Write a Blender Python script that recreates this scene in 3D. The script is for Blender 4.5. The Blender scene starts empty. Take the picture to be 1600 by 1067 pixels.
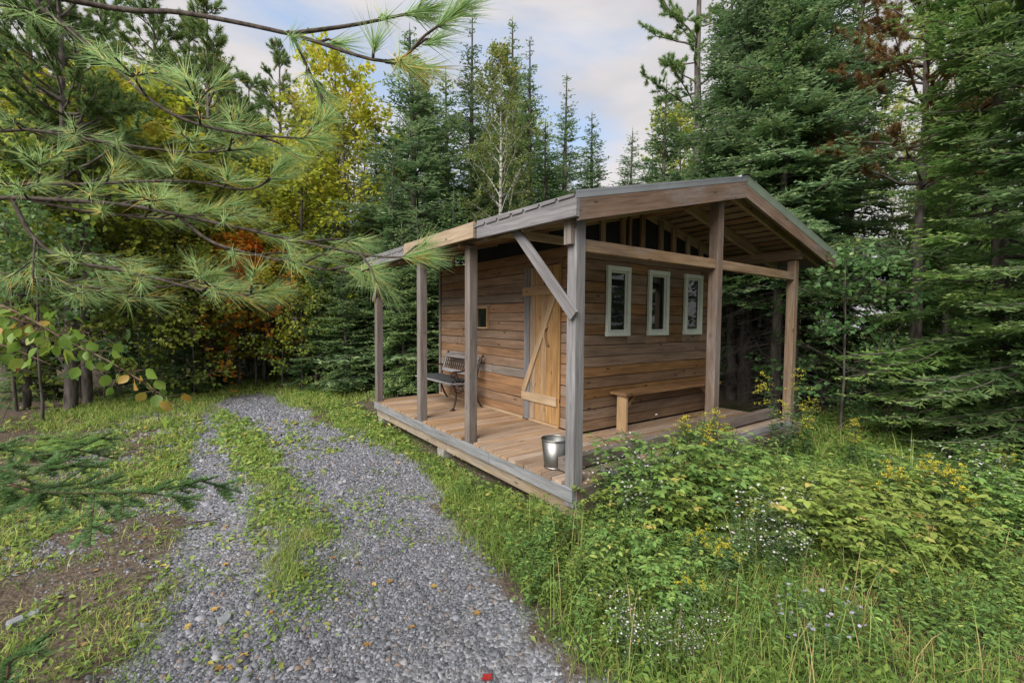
import bpy, math, random
import numpy as np
from mathutils import Matrix, Vector

# ---------------------------------------------------------------- camera, sky, sun, exposure
D = 0.36                                   # deck surface above the ground (ground is z = 0)
CAM = np.array([-2.6408, -2.765, 1.4 + D])
YAW, PITCH, ROLL, FPX = 0.9476, 0.0464, 0.0071, 704.77
PW, PH = 1600.0, 1067.0
scene = bpy.context.scene
col = scene.collection
_f = np.array([math.cos(PITCH)*math.cos(YAW), math.cos(PITCH)*math.sin(YAW), -math.sin(PITCH)])
_r = np.array([math.sin(YAW), -math.cos(YAW), 0.0]); _u = np.cross(_r, _f)
RT = _r*math.cos(ROLL) + _u*math.sin(ROLL); UP = -_r*math.sin(ROLL) + _u*math.cos(ROLL); FW = _f
cd = bpy.data.cameras.new('camera'); cam = bpy.data.objects.new('camera', cd); col.objects.link(cam)
cd.sensor_width = 36; cd.lens = FPX/PW*36; cd.clip_start = 0.05; cd.clip_end = 2000
cam.matrix_world = Matrix(((RT[0], UP[0], -FW[0], CAM[0]), (RT[1], UP[1], -FW[1], CAM[1]), (RT[2], UP[2], -FW[2], CAM[2]), (0, 0, 0, 1)))
scene.camera = cam

SUN_EL, SUN_AZ = math.radians(40), math.radians(200)     # azimuth as a compass angle in the x-y plane, from +x anticlockwise
world = bpy.data.worlds.new('World'); scene.world = world; world.use_nodes = True
nt = world.node_tree; nt.nodes.clear()
def N(t, kind, **kw):
    n = t.nodes.new(kind)
    for k, v in kw.items(): setattr(n, k, v)
    return n
wo = N(nt, 'ShaderNodeOutputWorld'); bg = N(nt, 'ShaderNodeBackground'); bg.inputs[1].default_value = 0.12
sky = N(nt, 'ShaderNodeTexSky', sky_type='NISHITA'); sky.sun_disc = False; sky.sun_elevation = SUN_EL
sky.sun_rotation = math.radians(90) - SUN_AZ; sky.air_density = 1.0; sky.dust_density = 1.5; sky.ozone_density = 1.5
tc = N(nt, 'ShaderNodeTexCoord'); mp = N(nt, 'ShaderNodeMapping'); mp.inputs['Scale'].default_value = (1.0, 1.0, 3.2); mp.inputs['Location'].default_value = (0.35, 0.1, 0.25)
nz = N(nt, 'ShaderNodeTexNoise'); nz.inputs['Scale'].default_value = 1.7; nz.inputs['Detail'].default_value = 6; nz.inputs['Roughness'].default_value = 0.52; nz.inputs['Distortion'].default_value = 0.3
cr = N(nt, 'ShaderNodeValToRGB'); cr.color_ramp.elements[0].position = 0.30; cr.color_ramp.elements[1].position = 0.47
nz2 = N(nt, 'ShaderNodeTexNoise'); nz2.inputs['Scale'].default_value = 3.1; nz2.inputs['Detail'].default_value = 5
cc = N(nt, 'ShaderNodeValToRGB'); cc.color_ramp.elements[0].position = 0.3; cc.color_ramp.elements[1].position = 0.72
cc.color_ramp.elements[0].color = (0.60, 0.60, 0.645, 1); cc.color_ramp.elements[1].color = (0.88, 0.85, 0.86, 1)
sc_ = N(nt, 'ShaderNodeMix', data_type='RGBA', blend_type='MULTIPLY'); sc_.inputs[0].default_value = 1; sc_.inputs[7].default_value = (2.05, 2.02, 1.99, 1)
skb = N(nt, 'ShaderNodeMix', data_type='RGBA', blend_type='MIX'); skb.inputs[0].default_value = 0.75; skb.inputs[7].default_value = (.92, 1.1, 1.36, 1)
mx = N(nt, 'ShaderNodeMix', data_type='RGBA')
L = nt.links.new
L(tc.outputs['Generated'], mp.inputs[0]); L(mp.outputs[0], nz.inputs[0]); L(mp.outputs[0], nz2.inputs[0]); L(nz.outputs[0], cr.inputs[0]); L(nz2.outputs[0], cc.inputs[0])
L(cc.outputs[0], sc_.inputs[6]); L(sky.outputs[0], skb.inputs[6]); L(skb.outputs[2], mx.inputs[6]); L(sc_.outputs[2], mx.inputs[7]); L(cr.outputs[0], mx.inputs[0]); L(mx.outputs[2], bg.inputs[0]); L(bg.outputs[0], wo.inputs[0])

sd = bpy.data.lights.new('sun', 'SUN'); sd.energy = 1.5; sd.angle = math.radians(45); sd.color = (1.0, 0.965, 0.91)
sun = bpy.data.objects.new('sun', sd); col.objects.link(sun)
_s = Vector((math.cos(SUN_EL)*math.cos(SUN_AZ), math.cos(SUN_EL)*math.sin(SUN_AZ), math.sin(SUN_EL)))
sun.rotation_euler = _s.to_track_quat('Z', 'Y').to_euler(); sun.location = (0, 0, 30)
vs = scene.view_settings; vs.view_transform = 'Standard'; vs.look = 'None'; vs.gamma = 1; vs.exposure = 2.0; vs.use_curve_mapping = False
scene.cycles.max_bounces = 6; scene.cycles.diffuse_bounces = 4; scene.cycles.transmission_bounces = 4; scene.cycles.transparent_max_bounces = 4
scene.cycles.use_denoising = True; scene.cycles.caustics_reflective = False; scene.cycles.caustics_refractive = False

# ---------------------------------------------------------------- helpers
rng = np.random.default_rng(7); random.seed(7)
WM = {}
def ray(px, py):
    return FW + RT*((px - PW/2)/FPX) + UP*((PH/2 - py)/FPX)
def ground_at(px, py, z=0.0):              # the ground point that the photograph shows at a pixel
    d = ray(px, py); t = (z - CAM[2])/d[2]; return CAM + t*d
def at_depth(px, py, dep):                 # a point 'dep' metres ahead of the camera
    return CAM + ray(px, py)*dep
def toward(px, dist):                      # ground point in the column px, dist metres away along the ground
    d = ray(px, 500.0).copy(); d[2] = 0; d /= np.linalg.norm(d); p = CAM + d*dist; p[2] = 0; return p

def setp(o, label=None, cat=None, group=None, kind=None):
    for k, v in (('label', label), ('category', cat), ('group', group), ('kind', kind)):
        if v: o[k] = v
    return o
def link(o, M=None, parent=None):
    col.objects.link(o); M = M if M is not None else Matrix.Identity(4)
    if parent is not None:
        o.parent = parent; o.matrix_basis = WM[parent.name].inverted() @ M
    else: o.matrix_basis = M
    WM[o.name] = M; return o
def empty(name, loc=(0, 0, 0), rz=0.0, parent=None):
    o = bpy.data.objects.new(name, None); o.empty_display_size = 0.1
    return link(o, Matrix.Translation(loc) @ Matrix.Rotation(rz, 4, 'Z'), parent)
def mesh_np(name, V, F, mat=None, tint=None, smooth=False):
    """V (n,3); F list of (m,k) int arrays; tint: per-face value, array as long as all faces."""
    me = bpy.data.meshes.new(name); V = np.asarray(V, np.float32)
    F = [np.asarray(f, np.int32) for f in (F if isinstance(F, list) else [F]) if len(f)]
    me.vertices.add(len(V)); me.vertices.foreach_set('co', V.ravel())
    loops = np.concatenate([f.ravel() for f in F]); tot = np.concatenate([np.full(len(f), f.shape[1], np.int32) for f in F])
    st = np.concatenate([[0], np.cumsum(tot)[:-1]]).astype(np.int32)
    me.loops.add(len(loops)); me.loops.foreach_set('vertex_index', loops)
    me.polygons.add(len(tot)); me.polygons.foreach_set('loop_start', st); me.polygons.foreach_set('loop_total', tot)
    if smooth: me.polygons.foreach_set('use_smooth', np.ones(len(tot), bool))
    if tint is not None:
        a = me.attributes.new('tint', 'FLOAT', 'FACE'); a.data.foreach_set('value', np.asarray(tint, np.float32))
    me.update(calc_edges=True)
    if mat: me.materials.append(mat)
    return me
def obj(name, me, parent=None, M=None):
    return link(bpy.data.objects.new(name, me), M, parent)
def pd(name, V, F, mat=None, smooth=False):
    me = bpy.data.meshes.new(name); me.from_pydata([tuple(v) for v in V], [], [tuple(f) for f in F]); me.update()
    if smooth: me.polygons.foreach_set('use_smooth', [True]*len(me.polygons))
    if mat: me.materials.append(mat)
    return me
def board(name, a, b, w, t, mat, parent=None, up=(0, 0, 1), c=0.004, bow=0.0):
    """a sawn board: centre line a-b, width w along 'up', thickness t across, edges eased; local X runs along the grain"""
    a = Vector(a); b = Vector(b); X = (b - a); Ln = X.length; X.normalize(); Z = Vector(up); Z = (Z - X*Z.dot(X)).normalized(); Y = Z.cross(X)
    hw, ht = w/2, t/2; c = min(c, hw*.4, ht*.4)
    sec = [(-ht+c, -hw), (ht-c, -hw), (ht, -hw+c), (ht, hw-c), (ht-c, hw), (-ht+c, hw), (-ht, hw-c), (-ht, -hw+c)]
    V = []; F = []; xs = (-Ln/2, Ln/2) if not bow else (-Ln/2, 0, Ln/2)
    for i, x in enumerate(xs):
        off = bow if i == 1 and bow else 0
        V += [(x, y, z + off) for y, z in sec]
    for s in range(len(xs)-1):
        o = s*8; F += [(o+k, o+8+k, o+8+(k+1) % 8, o+(k+1) % 8) for k in range(8)]
    F += [tuple(range(8)), tuple(reversed(range(len(V)-8, len(V))))]
    F = [tuple(reversed(f)) for f in F]
    m = (a + b)/2
    M = Matrix(((X[0], Y[0], Z[0], m[0]), (X[1], Y[1], Z[1], m[1]), (X[2], Y[2], Z[2], m[2]), (0, 0, 0, 1)))
    return obj(name, pd(name, V, F, mat), parent, M)
def tube_data(pts, rad, n=6, cap=True):
    pts = [np.asarray(p, float) for p in pts]; k = len(pts); rad = np.broadcast_to(rad, k); V = []; F = []
    prev = None
    for i in range(k):
        d = pts[min(i+1, k-1)] - pts[max(i-1, 0)]; d = d/(np.linalg.norm(d)+1e-9)
        if prev is None:
            ref = np.array([0, 0, 1.]) if abs(d[2]) < .9 else np.array([1., 0, 0]); u = np.cross(d, ref)
        else: u = prev - d*(prev @ d)
        u /= np.linalg.norm(u)+1e-9; v = np.cross(d, u); prev = u
        for j in range(n):
            an = 2*math.pi*j/n; V.append(pts[i] + rad[i]*(u*math.cos(an) + v*math.sin(an)))
    for i in range(k-1):
        for j in range(n): F.append((i*n+j, i*n+(j+1) % n, (i+1)*n+(j+1) % n, (i+1)*n+j))
    return V, F, n
class MB:
    """collects pieces of ONE part"""
    def __init__(s): s.V = []; s.F = []
    def add(s, V, F):
        o = len(s.V); s.V += [tuple(v) for v in V]; s.F += [tuple(i+o for i in f) for f in F]; return s
    def tube(s, pts, rad, n=6):
        V, F, n = tube_data(pts, rad, n); s.add(V, F + [tuple(reversed(range(n))), tuple(range(len(V)-n, len(V)))]); return s
    def box(s, x0, x1, y0, y1, z0, z1):
        V = [(x, y, z) for x in (x0, x1) for y in (y0, y1) for z in (z0, z1)]
        s.add(V, [(0, 1, 3, 2), (4, 6, 7, 5), (0, 4, 5, 1), (2, 3, 7, 6), (0, 2, 6, 4), (1, 5, 7, 3)]); return s
    def build(s, name, mat, parent=None, M=None, smooth=False): return obj(name, pd(name, s.V, s.F, mat, smooth), parent, M)

# ---------------------------------------------------------------- materials
def newmat(name):
    m = bpy.data.materials.new(name); m.use_nodes = True; t = m.node_tree; b = t.nodes['Principled BSDF']; return m, t, b
def ramp(t, stops, src=None):
    r = N(t, 'ShaderNodeValToRGB'); e = r.color_ramp.elements
    while len(e) < len(stops): e.new(0.5)
    for i, (p, c) in enumerate(stops): e[i].position = p; e[i].color = (*c, 1) if len(c) == 3 else c
    if src is not None: t.links.new(src, r.inputs[0])
    return r
def wood(name, dark, mid, light, grey=0.0, rough=0.75, vary=0.3, greycol=(0.25, 0.245, 0.25), fine=16.0, knot=True):
    m, t, b = newmat(name); l = t.links.new
    co = N(t, 'ShaderNodeTexCoord'); oi = N(t, 'ShaderNodeObjectInfo')
    ad = N(t, 'ShaderNodeVectorMath', operation='ADD'); ml = N(t, 'ShaderNodeVectorMath', operation='SCALE'); ml.inputs[0].default_value = (13.0, 7.0, 5.0)
    l(oi.outputs['Random'], ml.inputs['Scale']); l(co.outputs['Object'], ad.inputs[0]); l(ml.outputs[0], ad.inputs[1])
    mp1 = N(t, 'ShaderNodeMapping'); mp1.inputs['Scale'].default_value = (0.9, fine, fine); l(ad.outputs[0], mp1.inputs[0])
    n1 = N(t, 'ShaderNodeTexNoise'); n1.inputs['Scale'].default_value = 2.2; n1.inputs['Detail'].default_value = 7; n1.inputs['Roughness'].default_value = .65; n1.inputs['Distortion'].default_value = .6; l(mp1.outputs[0], n1.inputs[0])
    mp2 = N(t, 'ShaderNodeMapping'); mp2.inputs['Scale'].default_value = (1.3, 5, 5); l(ad.outputs[0], mp2.inputs[0])
    n2 = N(t, 'ShaderNodeTexNoise'); n2.inputs['Scale'].default_value = 1.6; n2.inputs['Detail'].default_value = 4; l(mp2.outputs[0], n2.inputs[0])
    r1 = ramp(t, [(0.30, dark), (0.52, mid), (0.72, light)], n1.outputs[0])
    last = r1.outputs[0]
    r2 = ramp(t, [(0.3, (0.78, 0.77, 0.76)), (0.7, (1.14, 1.14, 1.14))], n2.outputs[0])
    mu = N(t, 'ShaderNodeMix', data_type='RGBA', blend_type='MULTIPLY'); mu.inputs[0].default_value = 1; l(last, mu.inputs[6]); l(r2.outputs[0], mu.inputs[7]); last = mu.outputs[2]
    if knot:
        mp3 = N(t, 'ShaderNodeMapping'); mp3.inputs['Scale'].default_value = (3.2, 9, 9); l(ad.outputs[0], mp3.inputs[0])
        vo = N(t, 'ShaderNodeTexVoronoi'); vo.inputs['Scale'].default_value = 1.0; l(mp3.outputs[0], vo.inputs[0])
        kr = ramp(t, [(0.06, (1, 1, 1)), (0.15, (0, 0, 0))], vo.outputs['Distance'])
        km = N(t, 'ShaderNodeMix', data_type='RGBA'); l(kr.outputs[0], km.inputs[0]); l(last, km.inputs[6]); km.inputs[7].default_value = (dark[0]*.45, dark[1]*.4, dark[2]*.38, 1); last = km.outputs[2]
    if grey:
        mp4 = N(t, 'ShaderNodeMapping'); mp4.inputs['Scale'].default_value = (1.0, 3.5, 3.5); l(ad.outputs[0], mp4.inputs[0])
        n4 = N(t, 'ShaderNodeTexNoise'); n4.inputs['Scale'].default_value = 1.3; n4.inputs['Detail'].default_value = 6; n4.inputs['Roughness'].default_value = .7; l(mp4.outputs[0], n4.inputs[0])
        g = ramp(t, [(max(0.0, .62-grey*.62), (0, 0, 0)), (min(1.0, 1.0-grey*.45), (1, 1, 1))], n4.outputs[0])
        gr = ramp(t, [(0.3, tuple(x*.55 for x in greycol)), (0.55, greycol), (0.75, tuple(x*1.45 for x in greycol))], n1.outputs[0])
        gm = N(t, 'ShaderNodeMix', data_type='RGBA'); l(g.outputs[0], gm.inputs[0]); l(last, gm.inputs[6]); l(gr.outputs[0], gm.inputs[7]); last = gm.outputs[2]
    mr = N(t, 'ShaderNodeMapRange'); mr.inputs[3].default_value = 1-vary; mr.inputs[4].default_value = 1+vary*.8; l(oi.outputs['Random'], mr.inputs[0])
    hs = N(t, 'ShaderNodeHueSaturation'); l(last, hs.inputs['Color']); l(mr.outputs[0], hs.inputs['Value'])
    sm = N(t, 'ShaderNodeMath', operation='MULTIPLY_ADD'); sm.inputs[1].default_value = 7.31; sm.inputs[2].default_value = 0; l(oi.outputs['Random'], sm.inputs[0])
    fr = N(t, 'ShaderNodeMath', operation='FRACT'); l(sm.outputs[0], fr.inputs[0])
    ms = N(t, 'ShaderNodeMapRange'); ms.inputs[3].default_value = .72; ms.inputs[4].default_value = 1.15; l(fr.outputs[0], ms.inputs[0]); l(ms.outputs[0], hs.inputs['Saturation'])
    l(hs.outputs[0], b.inputs['Base Color']); b.inputs['Roughness'].default_value = rough; b.inputs['Specular IOR Level'].default_value = .25
    bp = N(t, 'ShaderNodeBump'); bp.inputs['Strength'].default_value = .35; bp.inputs['Distance'].default_value = .004; l(n1.outputs[0], bp.inputs['Height']); l(bp.outputs[0], b.inputs['Normal'])
    return m
def plain(name, c, rough=.6, metal=0.0, spec=.5, noise=0.0, scale=20.0, bump=0.0):
    m, t, b = newmat(name); b.inputs['Base Color'].default_value = (*c, 1); b.inputs['Roughness'].default_value = rough; b.inputs['Metallic'].default_value = metal; b.inputs['Specular IOR Level'].default_value = spec
    if noise:
        co = N(t, 'ShaderNodeTexCoord'); n = N(t, 'ShaderNodeTexNoise'); n.inputs['Scale'].default_value = scale; n.inputs['Detail'].default_value = 6; t.links.new(co.outputs['Object'], n.inputs[0])
        r = ramp(t, [(.3, tuple(x*(1-noise) for x in c)), (.7, tuple(min(1, x*(1+noise)) for x in c))], n.outputs[0]); t.links.new(r.outputs[0], b.inputs['Base Color'])
        if bump:
            bp = N(t, 'ShaderNodeBump'); bp.inputs['Strength'].default_value = bump; bp.inputs['Distance'].default_value = .01; t.links.new(n.outputs[0], bp.inputs['Height']); t.links.new(bp.outputs[0], b.inputs['Normal'])
    return m
def leafmat(name, stops, transl=.35, rough=.55, vary=.25, spec=.3, hue=.03):
    """colour from the per-face tint; each plant a little different"""
    m, t, b = newmat(name); l = t.links.new
    at = N(t, 'ShaderNodeAttribute', attribute_name='tint'); r = ramp(t, stops, at.outputs['Fac'])
    oi = N(t, 'ShaderNodeObjectInfo'); mr = N(t, 'ShaderNodeMapRange'); mr.inputs[3].default_value = 1-vary; mr.inputs[4].default_value = 1+vary; l(oi.outputs['Random'], mr.inputs[0])
    hs = N(t, 'ShaderNodeHueSaturation'); l(r.outputs[0], hs.inputs['Color']); l(mr.outputs[0], hs.inputs['Value'])
    mm = N(t, 'ShaderNodeMath', operation='MULTIPLY'); mm.inputs[1].default_value = 9.7; l(oi.outputs['Random'], mm.inputs[0]); fr = N(t, 'ShaderNodeMath', operation='FRACT'); l(mm.outputs[0], fr.inputs[0])
    mh = N(t, 'ShaderNodeMapRange'); mh.inputs[3].default_value = .5-hue; mh.inputs[4].default_value = .5+hue; l(fr.outputs[0], mh.inputs[0]); l(mh.outputs[0], hs.inputs['Hue'])
    l(hs.outputs[0], b.inputs['Base Color']); b.inputs['Roughness'].default_value = rough; b.inputs['Specular IOR Level'].default_value = spec
    tr = N(t, 'ShaderNodeBsdfTranslucent'); l(hs.outputs[0], tr.inputs[0]); ms = N(t, 'ShaderNodeMixShader'); ms.inputs[0].default_value = transl
    l(b.outputs[0], ms.inputs[1]); l(tr.outputs[0], ms.inputs[2]); l(ms.outputs[0], t.nodes['Material Output'].inputs[0]); return m

W_SID = wood('siding_wood', (.175, .098, .054), (.27, .158, .089), (.335, .205, .12), grey=.06, vary=.2)
W_SIDW = wood('siding_wood_gable_shaded', (.125, .068, .034), (.205, .122, .064), (.27, .17, .095), vary=.22)  # gable siding: less weathered, with the wall's shade put into a darker tone
W_SIDG = wood('siding_wood_weathered', (.16, .11, .08), (.235, .17, .125), (.29, .215, .16), grey=.5, vary=.15, greycol=(.20, .18, .17))
W_DECK = wood('deck_wood', (.215, .125, .07), (.335, .212, .122), (.41, .28, .172), grey=.34, vary=.26, greycol=(.26, .222, .196))
W_DOOR = wood('door_wood', (.25, .14, .06), (.37, .225, .105), (.44, .285, .145), grey=.05, vary=.12, fine=11)
W_LEDG = wood('ledger_wood', (.33, .20, .085), (.44, .285, .135), (.50, .34, .18), vary=.1, fine=9)
W_POST = wood('post_wood', (.10, .070, .052), (.16, .115, .088), (.21, .158, .124), grey=.5, vary=.12, greycol=(.195, .182, .178))
W_BEAM = wood('beam_wood', (.15, .095, .06), (.235, .16, .10), (.31, .22, .145), grey=.2, vary=.12)
W_BARGE = wood('barge_wood', (.11, .07, .047), (.175, .115, .08), (.225, .155, .11), grey=.25, vary=.1)
W_GREY = wood('grey_wood', (.12, .107, .104), (.195, .18, .18), (.265, .25, .25), grey=.85, vary=.12, greycol=(.205, .197, .205))
W_TAN = wood('tan_wood', (.26, .18, .11), (.36, .26, .165), (.43, .32, .215), grey=.12, vary=.1)
W_RAFT = wood('rafter_wood', (.22, .135, .075), (.33, .215, .125), (.41, .285, .175), grey=.08, vary=.2)
W_STRAP = wood('strapping_wood', (.17, .105, .065), (.265, .17, .11), (.34, .225, .15), grey=.1, vary=.3)
W_RIM = wood('rim_wood', (.15, .14, .135), (.22, .21, .205), (.28, .27, .265), grey=.8, vary=.08, greycol=(.225, .232, .245))
W_SILL = wood('sill_wood', (.20, .15, .10), (.30, .235, .165), (.36, .29, .21), grey=.3, vary=.1)
W_BENCH = wood('bench_wood', (.14, .075, .035), (.23, .13, .065), (.30, .18, .095), grey=.08, vary=.1)
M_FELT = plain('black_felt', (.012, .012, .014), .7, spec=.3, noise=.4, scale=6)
M_DARK = plain('dark_interior', (.02, .017, .015), .9)
M_WIN = plain('window_paint', (.55, .60, .54), .55, noise=.06, scale=12)
M_GLASS = plain('window_glass', (.012, .015, .015), .03, spec=.7)
M_METAL = plain('roof_metal', (.36, .38, .41), .38, metal=.55, noise=.12, scale=4)
M_TRIM = plain('green_trim', (.17, .215, .165), .5, spec=.4, noise=.1, scale=6)
M_STEEL = plain('bucket_steel', (.27, .268, .255), .42, metal=1.0, noise=.05, scale=30)
M_IRON = plain('cast_iron', (.045, .028, .022), .5, metal=.3, noise=.35, scale=30, bump=.2)
M_CUSH = plain('cushion_cloth', (.022, .025, .028), .9, noise=.4, scale=60, bump=.4)
M_CONC = plain('concrete', (.28, .27, .25), .9, noise=.25, scale=14, bump=.3)
M_NAIL = plain('nail', (.06, .05, .05), .6, metal=.5)

# ---------------------------------------------------------------- the cabin
cabin = empty('cabin', (2.2, 2.5, 0)); setp(cabin, 'small brown board-sided cabin with covered wraparound porch and metal gable roof', 'cabin')
def C(x, y, z): return (x, y, z + D)
LX, LY = 4.42, 5.02
WX, WY, XW, YW = 1.25, 1.235, 4.42, 4.98       # the room's walls
ZT = 2.36                                      # top of the siding
PS = 0.11
# deck
deck = empty('deck', (2.2, 2.5, D), 0, cabin)
y = 0.0; bw = 0.137; cuts = {0: 0}
rnd = random.Random(3)
while y < LY - .02:
    w = min(bw, LY - y) - .009; yc = y + w/2
    x0 = -0.012 + rnd.uniform(-.008, .004)
    # boards stop at the posts along the edge
    for py in (0.0, 1.755, 3.118, 4.90):
        if y < py + PS and y + w > py: x0 = PS + .004
    x1 = WX + .01 if yc > WY + .01 else LX
    if y < .01:
        board('deck_board', C(.42, yc, -.018), C(LX, yc, -.018), w, .034, W_GREY, deck, up=(0, 1, 0), c=.003); x1 = .415
    board('deck_board', C(x0, yc, -.017 + rnd.uniform(-.0015, .0015)), C(x1, yc, -.017 + rnd.uniform(-.0015, .0015)), w, .034, W_DECK, deck, up=(0, 1, 0), c=.003)
    y += bw
# rim, sill and piers
board('rim_board', C(.006, 1.30, -.095), C(.006, -.0, -.095), .12, .04, W_RIM, deck)
board('rim_board', C(.006, 3.0, -.096), C(.006, 1.306, -.096), .12, .04, W_RIM, deck)
board('rim_board', C(.006, LY, -.094), C(.006, 3.006, -.094), .12, .04, W_RIM, deck)
board('rim_board', C(.03, .006, -.095), C(LX, .006, -.095), .12, .04, W_POST, deck)
board('rim_board', C(.03, LY-.02, -.095), C(LX, LY-.02, -.095), .12, .04, W_RIM, deck)
board('rim_board', C(LX-.02, .03, -.095), C(LX-.02, LY-.05, -.095), .12, .04, W_RIM, deck)
board('sill_beam', C(.085, LY, -.225), C(.085, 2.4, -.225), .14, .09, W_SILL, deck)
board('sill_beam', C(.085, 2.395, -.225), C(.085, .02, -.225), .14, .09, W_SILL, deck)
board('sill_beam', C(.14, .085, -.225), C(LX, .085, -.225), .14, .09, W_SILL, deck)
board('sill_beam', C(LX-.06, .14, -.225), C(LX-.06, LY-.1, -.225), .14, .09, W_SILL, deck)
board('sill_beam', C(.14, LY-.06, -.225), C(LX-.12, LY-.06, -.225), .14, .09, W_SILL, deck)
for x in (.6, 1.2, 1.9, 2.6, 3.3, 3.9):
    board('joist', C(x, .05, -.10), C(x, LY-.05, -.10), .12, .04, W_SILL, deck)
for (x, yy) in ((.10, .14), (.10, 2.55), (.10, 4.85), (2.2, .14), (4.3, .14), (4.3, 2.5), (4.3, 4.85), (2.2, 4.85)):
    m = MB(); m.box(-.07, .07, -.09, .09, -.1, D-.297); m.build('pier_block', M_CONC, deck, Matrix.Translation((x, yy, 0)))
# a flat board lying along the foot of the long wall
board('base_board', C(WX-.022, 2.34, .018), C(WX-.022, 4.97, .018), .036, .02, W_TAN, deck)

# roof geometry
XR, ZR, XL, ZL, XE, ZE = 2.46, 3.02, -.10, 2.424, 5.02, 2.41
Y0, Y1 = -.12, 5.14
sl = (ZR - ZL)/(XR - XL); sr = (ZE - ZR)/(XE - XR)
def roofz(x): return ZL + (x - XL)*sl if x < XR else ZR + (x - XR)*sr
# posts
def post(x, yy, z1, mat=W_POST, z0=-.15, s=PS):
    return board('post', C(x + s/2, yy + s/2, z0), C(x + s/2, yy + s/2, z1), s, s, mat, cabin, up=(0, 1, 0), c=.005)
post(0, 0, 2.27, W_GREY, -.20); post(0, 1.755, 2.26); post(0, 3.118, 2.26); post(0, 4.90, 2.26)
post(2.15, -.0, roofz(2.2) - .16, W_BARGE, .002); post(4.25, .07, 2.26, W_BEAM, .002); post(4.30, 4.86, 2.26, W_BEAM, .002)
# header beams
board('header_beam', C(.06, -.02, 2.325), C(.06, 5.1, 2.345), .11, .09, W_BEAM, cabin)
board('header_beam', C(4.31, .02, 2.345), C(4.31, 5.1, 2.345), .13, .09, W_BEAM, cabin)
board('tie_beam', C(PS+.002, .05, 2.045), C(2.148, .05, 2.045), .105, .06, W_BEAM, cabin)
board('tie_beam', C(2.262, .05, 2.045), C(4.248, .11, 2.045), .105, .06, W_BEAM, cabin)
board('tie_beam', C(.11, WY-.03, 2.33), C(WX+.02, WY-.03, 2.33), .09, .05, W_RAFT, cabin)
board('corner_block', C(.02, .062, 2.04), C(.02, .062, 2.26), .085, .05, W_POST, cabin, up=(0, 1, 0)).location.x -= .045
# knee braces
board('knee_brace', C(-.022, -.01, 1.44), C(-.022, .84, 2.29), .10, .035, W_GREY, cabin, up=(0, -1, 1))
board('knee_brace', C(-.022, 5.0, 1.72), C(-.022, 4.55, 2.27), .09, .035, W_POST, cabin, up=(0, 1, 1))

# walls with boards
def wall(P, Q, nrm, openings, grey_rows, exposure=.1365, mat=W_SID, seed=0, joints=True):
    """a wall from P to Q (x,y): dark sheathing with one sawn board per course and run; openings are (s0,s1,z0,z1) along the wall"""
    r = random.Random(seed); P = Vector((*P, 0)); Q = Vector((*Q, 0)); d = (Q - P); Ln = d.length; d.normalize(); n = Vector((*nrm, 0))
    m = MB(); T = .02
    us = sorted({0, Ln, *[o[0] for o in openings], *[o[1] for o in openings]}); zs = sorted({0, ZT, *[o[2] for o in openings], *[o[3] for o in openings]})
    for i in range(len(us)-1):
        for j in range(len(zs)-1):
            um, zm = (us[i]+us[i+1])/2, (zs[j]+zs[j+1])/2
            if any(o[0] < um < o[1] and o[2] < zm < o[3] for o in openings): continue
            a = P + d*us[i] - n*.03; b = P + d*us[i+1] - n*.03
            m.add([C(a.x, a.y, zs[j]), C(b.x, b.y, zs[j]), C(b.x, b.y, zs[j+1]), C(a.x, a.y, zs[j+1])], [(0, 1, 2, 3)])
    w = m.build('wall', M_DARK, cabin)
    k = 0; z = .012
    while z < ZT - .03:
        h = min(exposure, ZT - z) + r.uniform(-.006, .006); zc = z + h/2
        runs = [(0.0, Ln)]
        for o in openings:
            if z + h > o[2] + .02 and z < o[3] - .02:
                nr = []
                for (a, b) in runs:
                    if o[0] <= a and o[1] >= b: continue
                    if o[1] <= a or o[0] >= b: nr.append((a, b)); continue
                    if o[0] > a: nr.append((a, o[0]))
                    if o[1] < b: nr.append((o[1], b))
                runs = nr
        for o in openings:                        # narrow rips above and below an opening
            for (ra, rb_) in ((z, min(z+h, o[2])), (max(z, o[3]), z+h)):
                if z < (o[2] if ra == z else o[3]) < z+h and z + h > o[2] + .02 and z < o[3] - .02 and rb_-ra > .012:
                    A = P + d*(o[0]+.001) + n*-.017; B = P + d*(o[1]-.001) + n*-.017
                    board('siding_board', C(A.x, A.y, (ra+rb_)/2), C(B.x, B.y, (ra+rb_)/2), rb_-ra-.003, .024, mat, w, c=.003)
        rr = []
        for (a, b) in runs:
            if joints and b - a > 2.2 and r.random() < .75:
                c = a + (b - a)*r.uniform(.3, .7); rr += [(a, c-.001), (c+.001, b)]
            else: rr.append((a, b))
        for (a, b) in rr:
            g = k in grey_rows and r.random() < .8
            off = r.uniform(0, .004); t1 = r.uniform(-.003, .003); t2 = r.uniform(-.003, .003)
            A = P + d*(a+.0015) + n*(-.018+off); B = P + d*(b-.0015) + n*(-.018+off)
            bo = board('siding_board', C(A.x, A.y, zc+t1), C(B.x, B.y, zc+t2), h-.0075, .024, W_SIDG if g else mat, w, c=.005)
            bo.rotation_euler.rotate_axis('X', r.uniform(-.01, .03))
        z += h; k += 1
    return w
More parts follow.
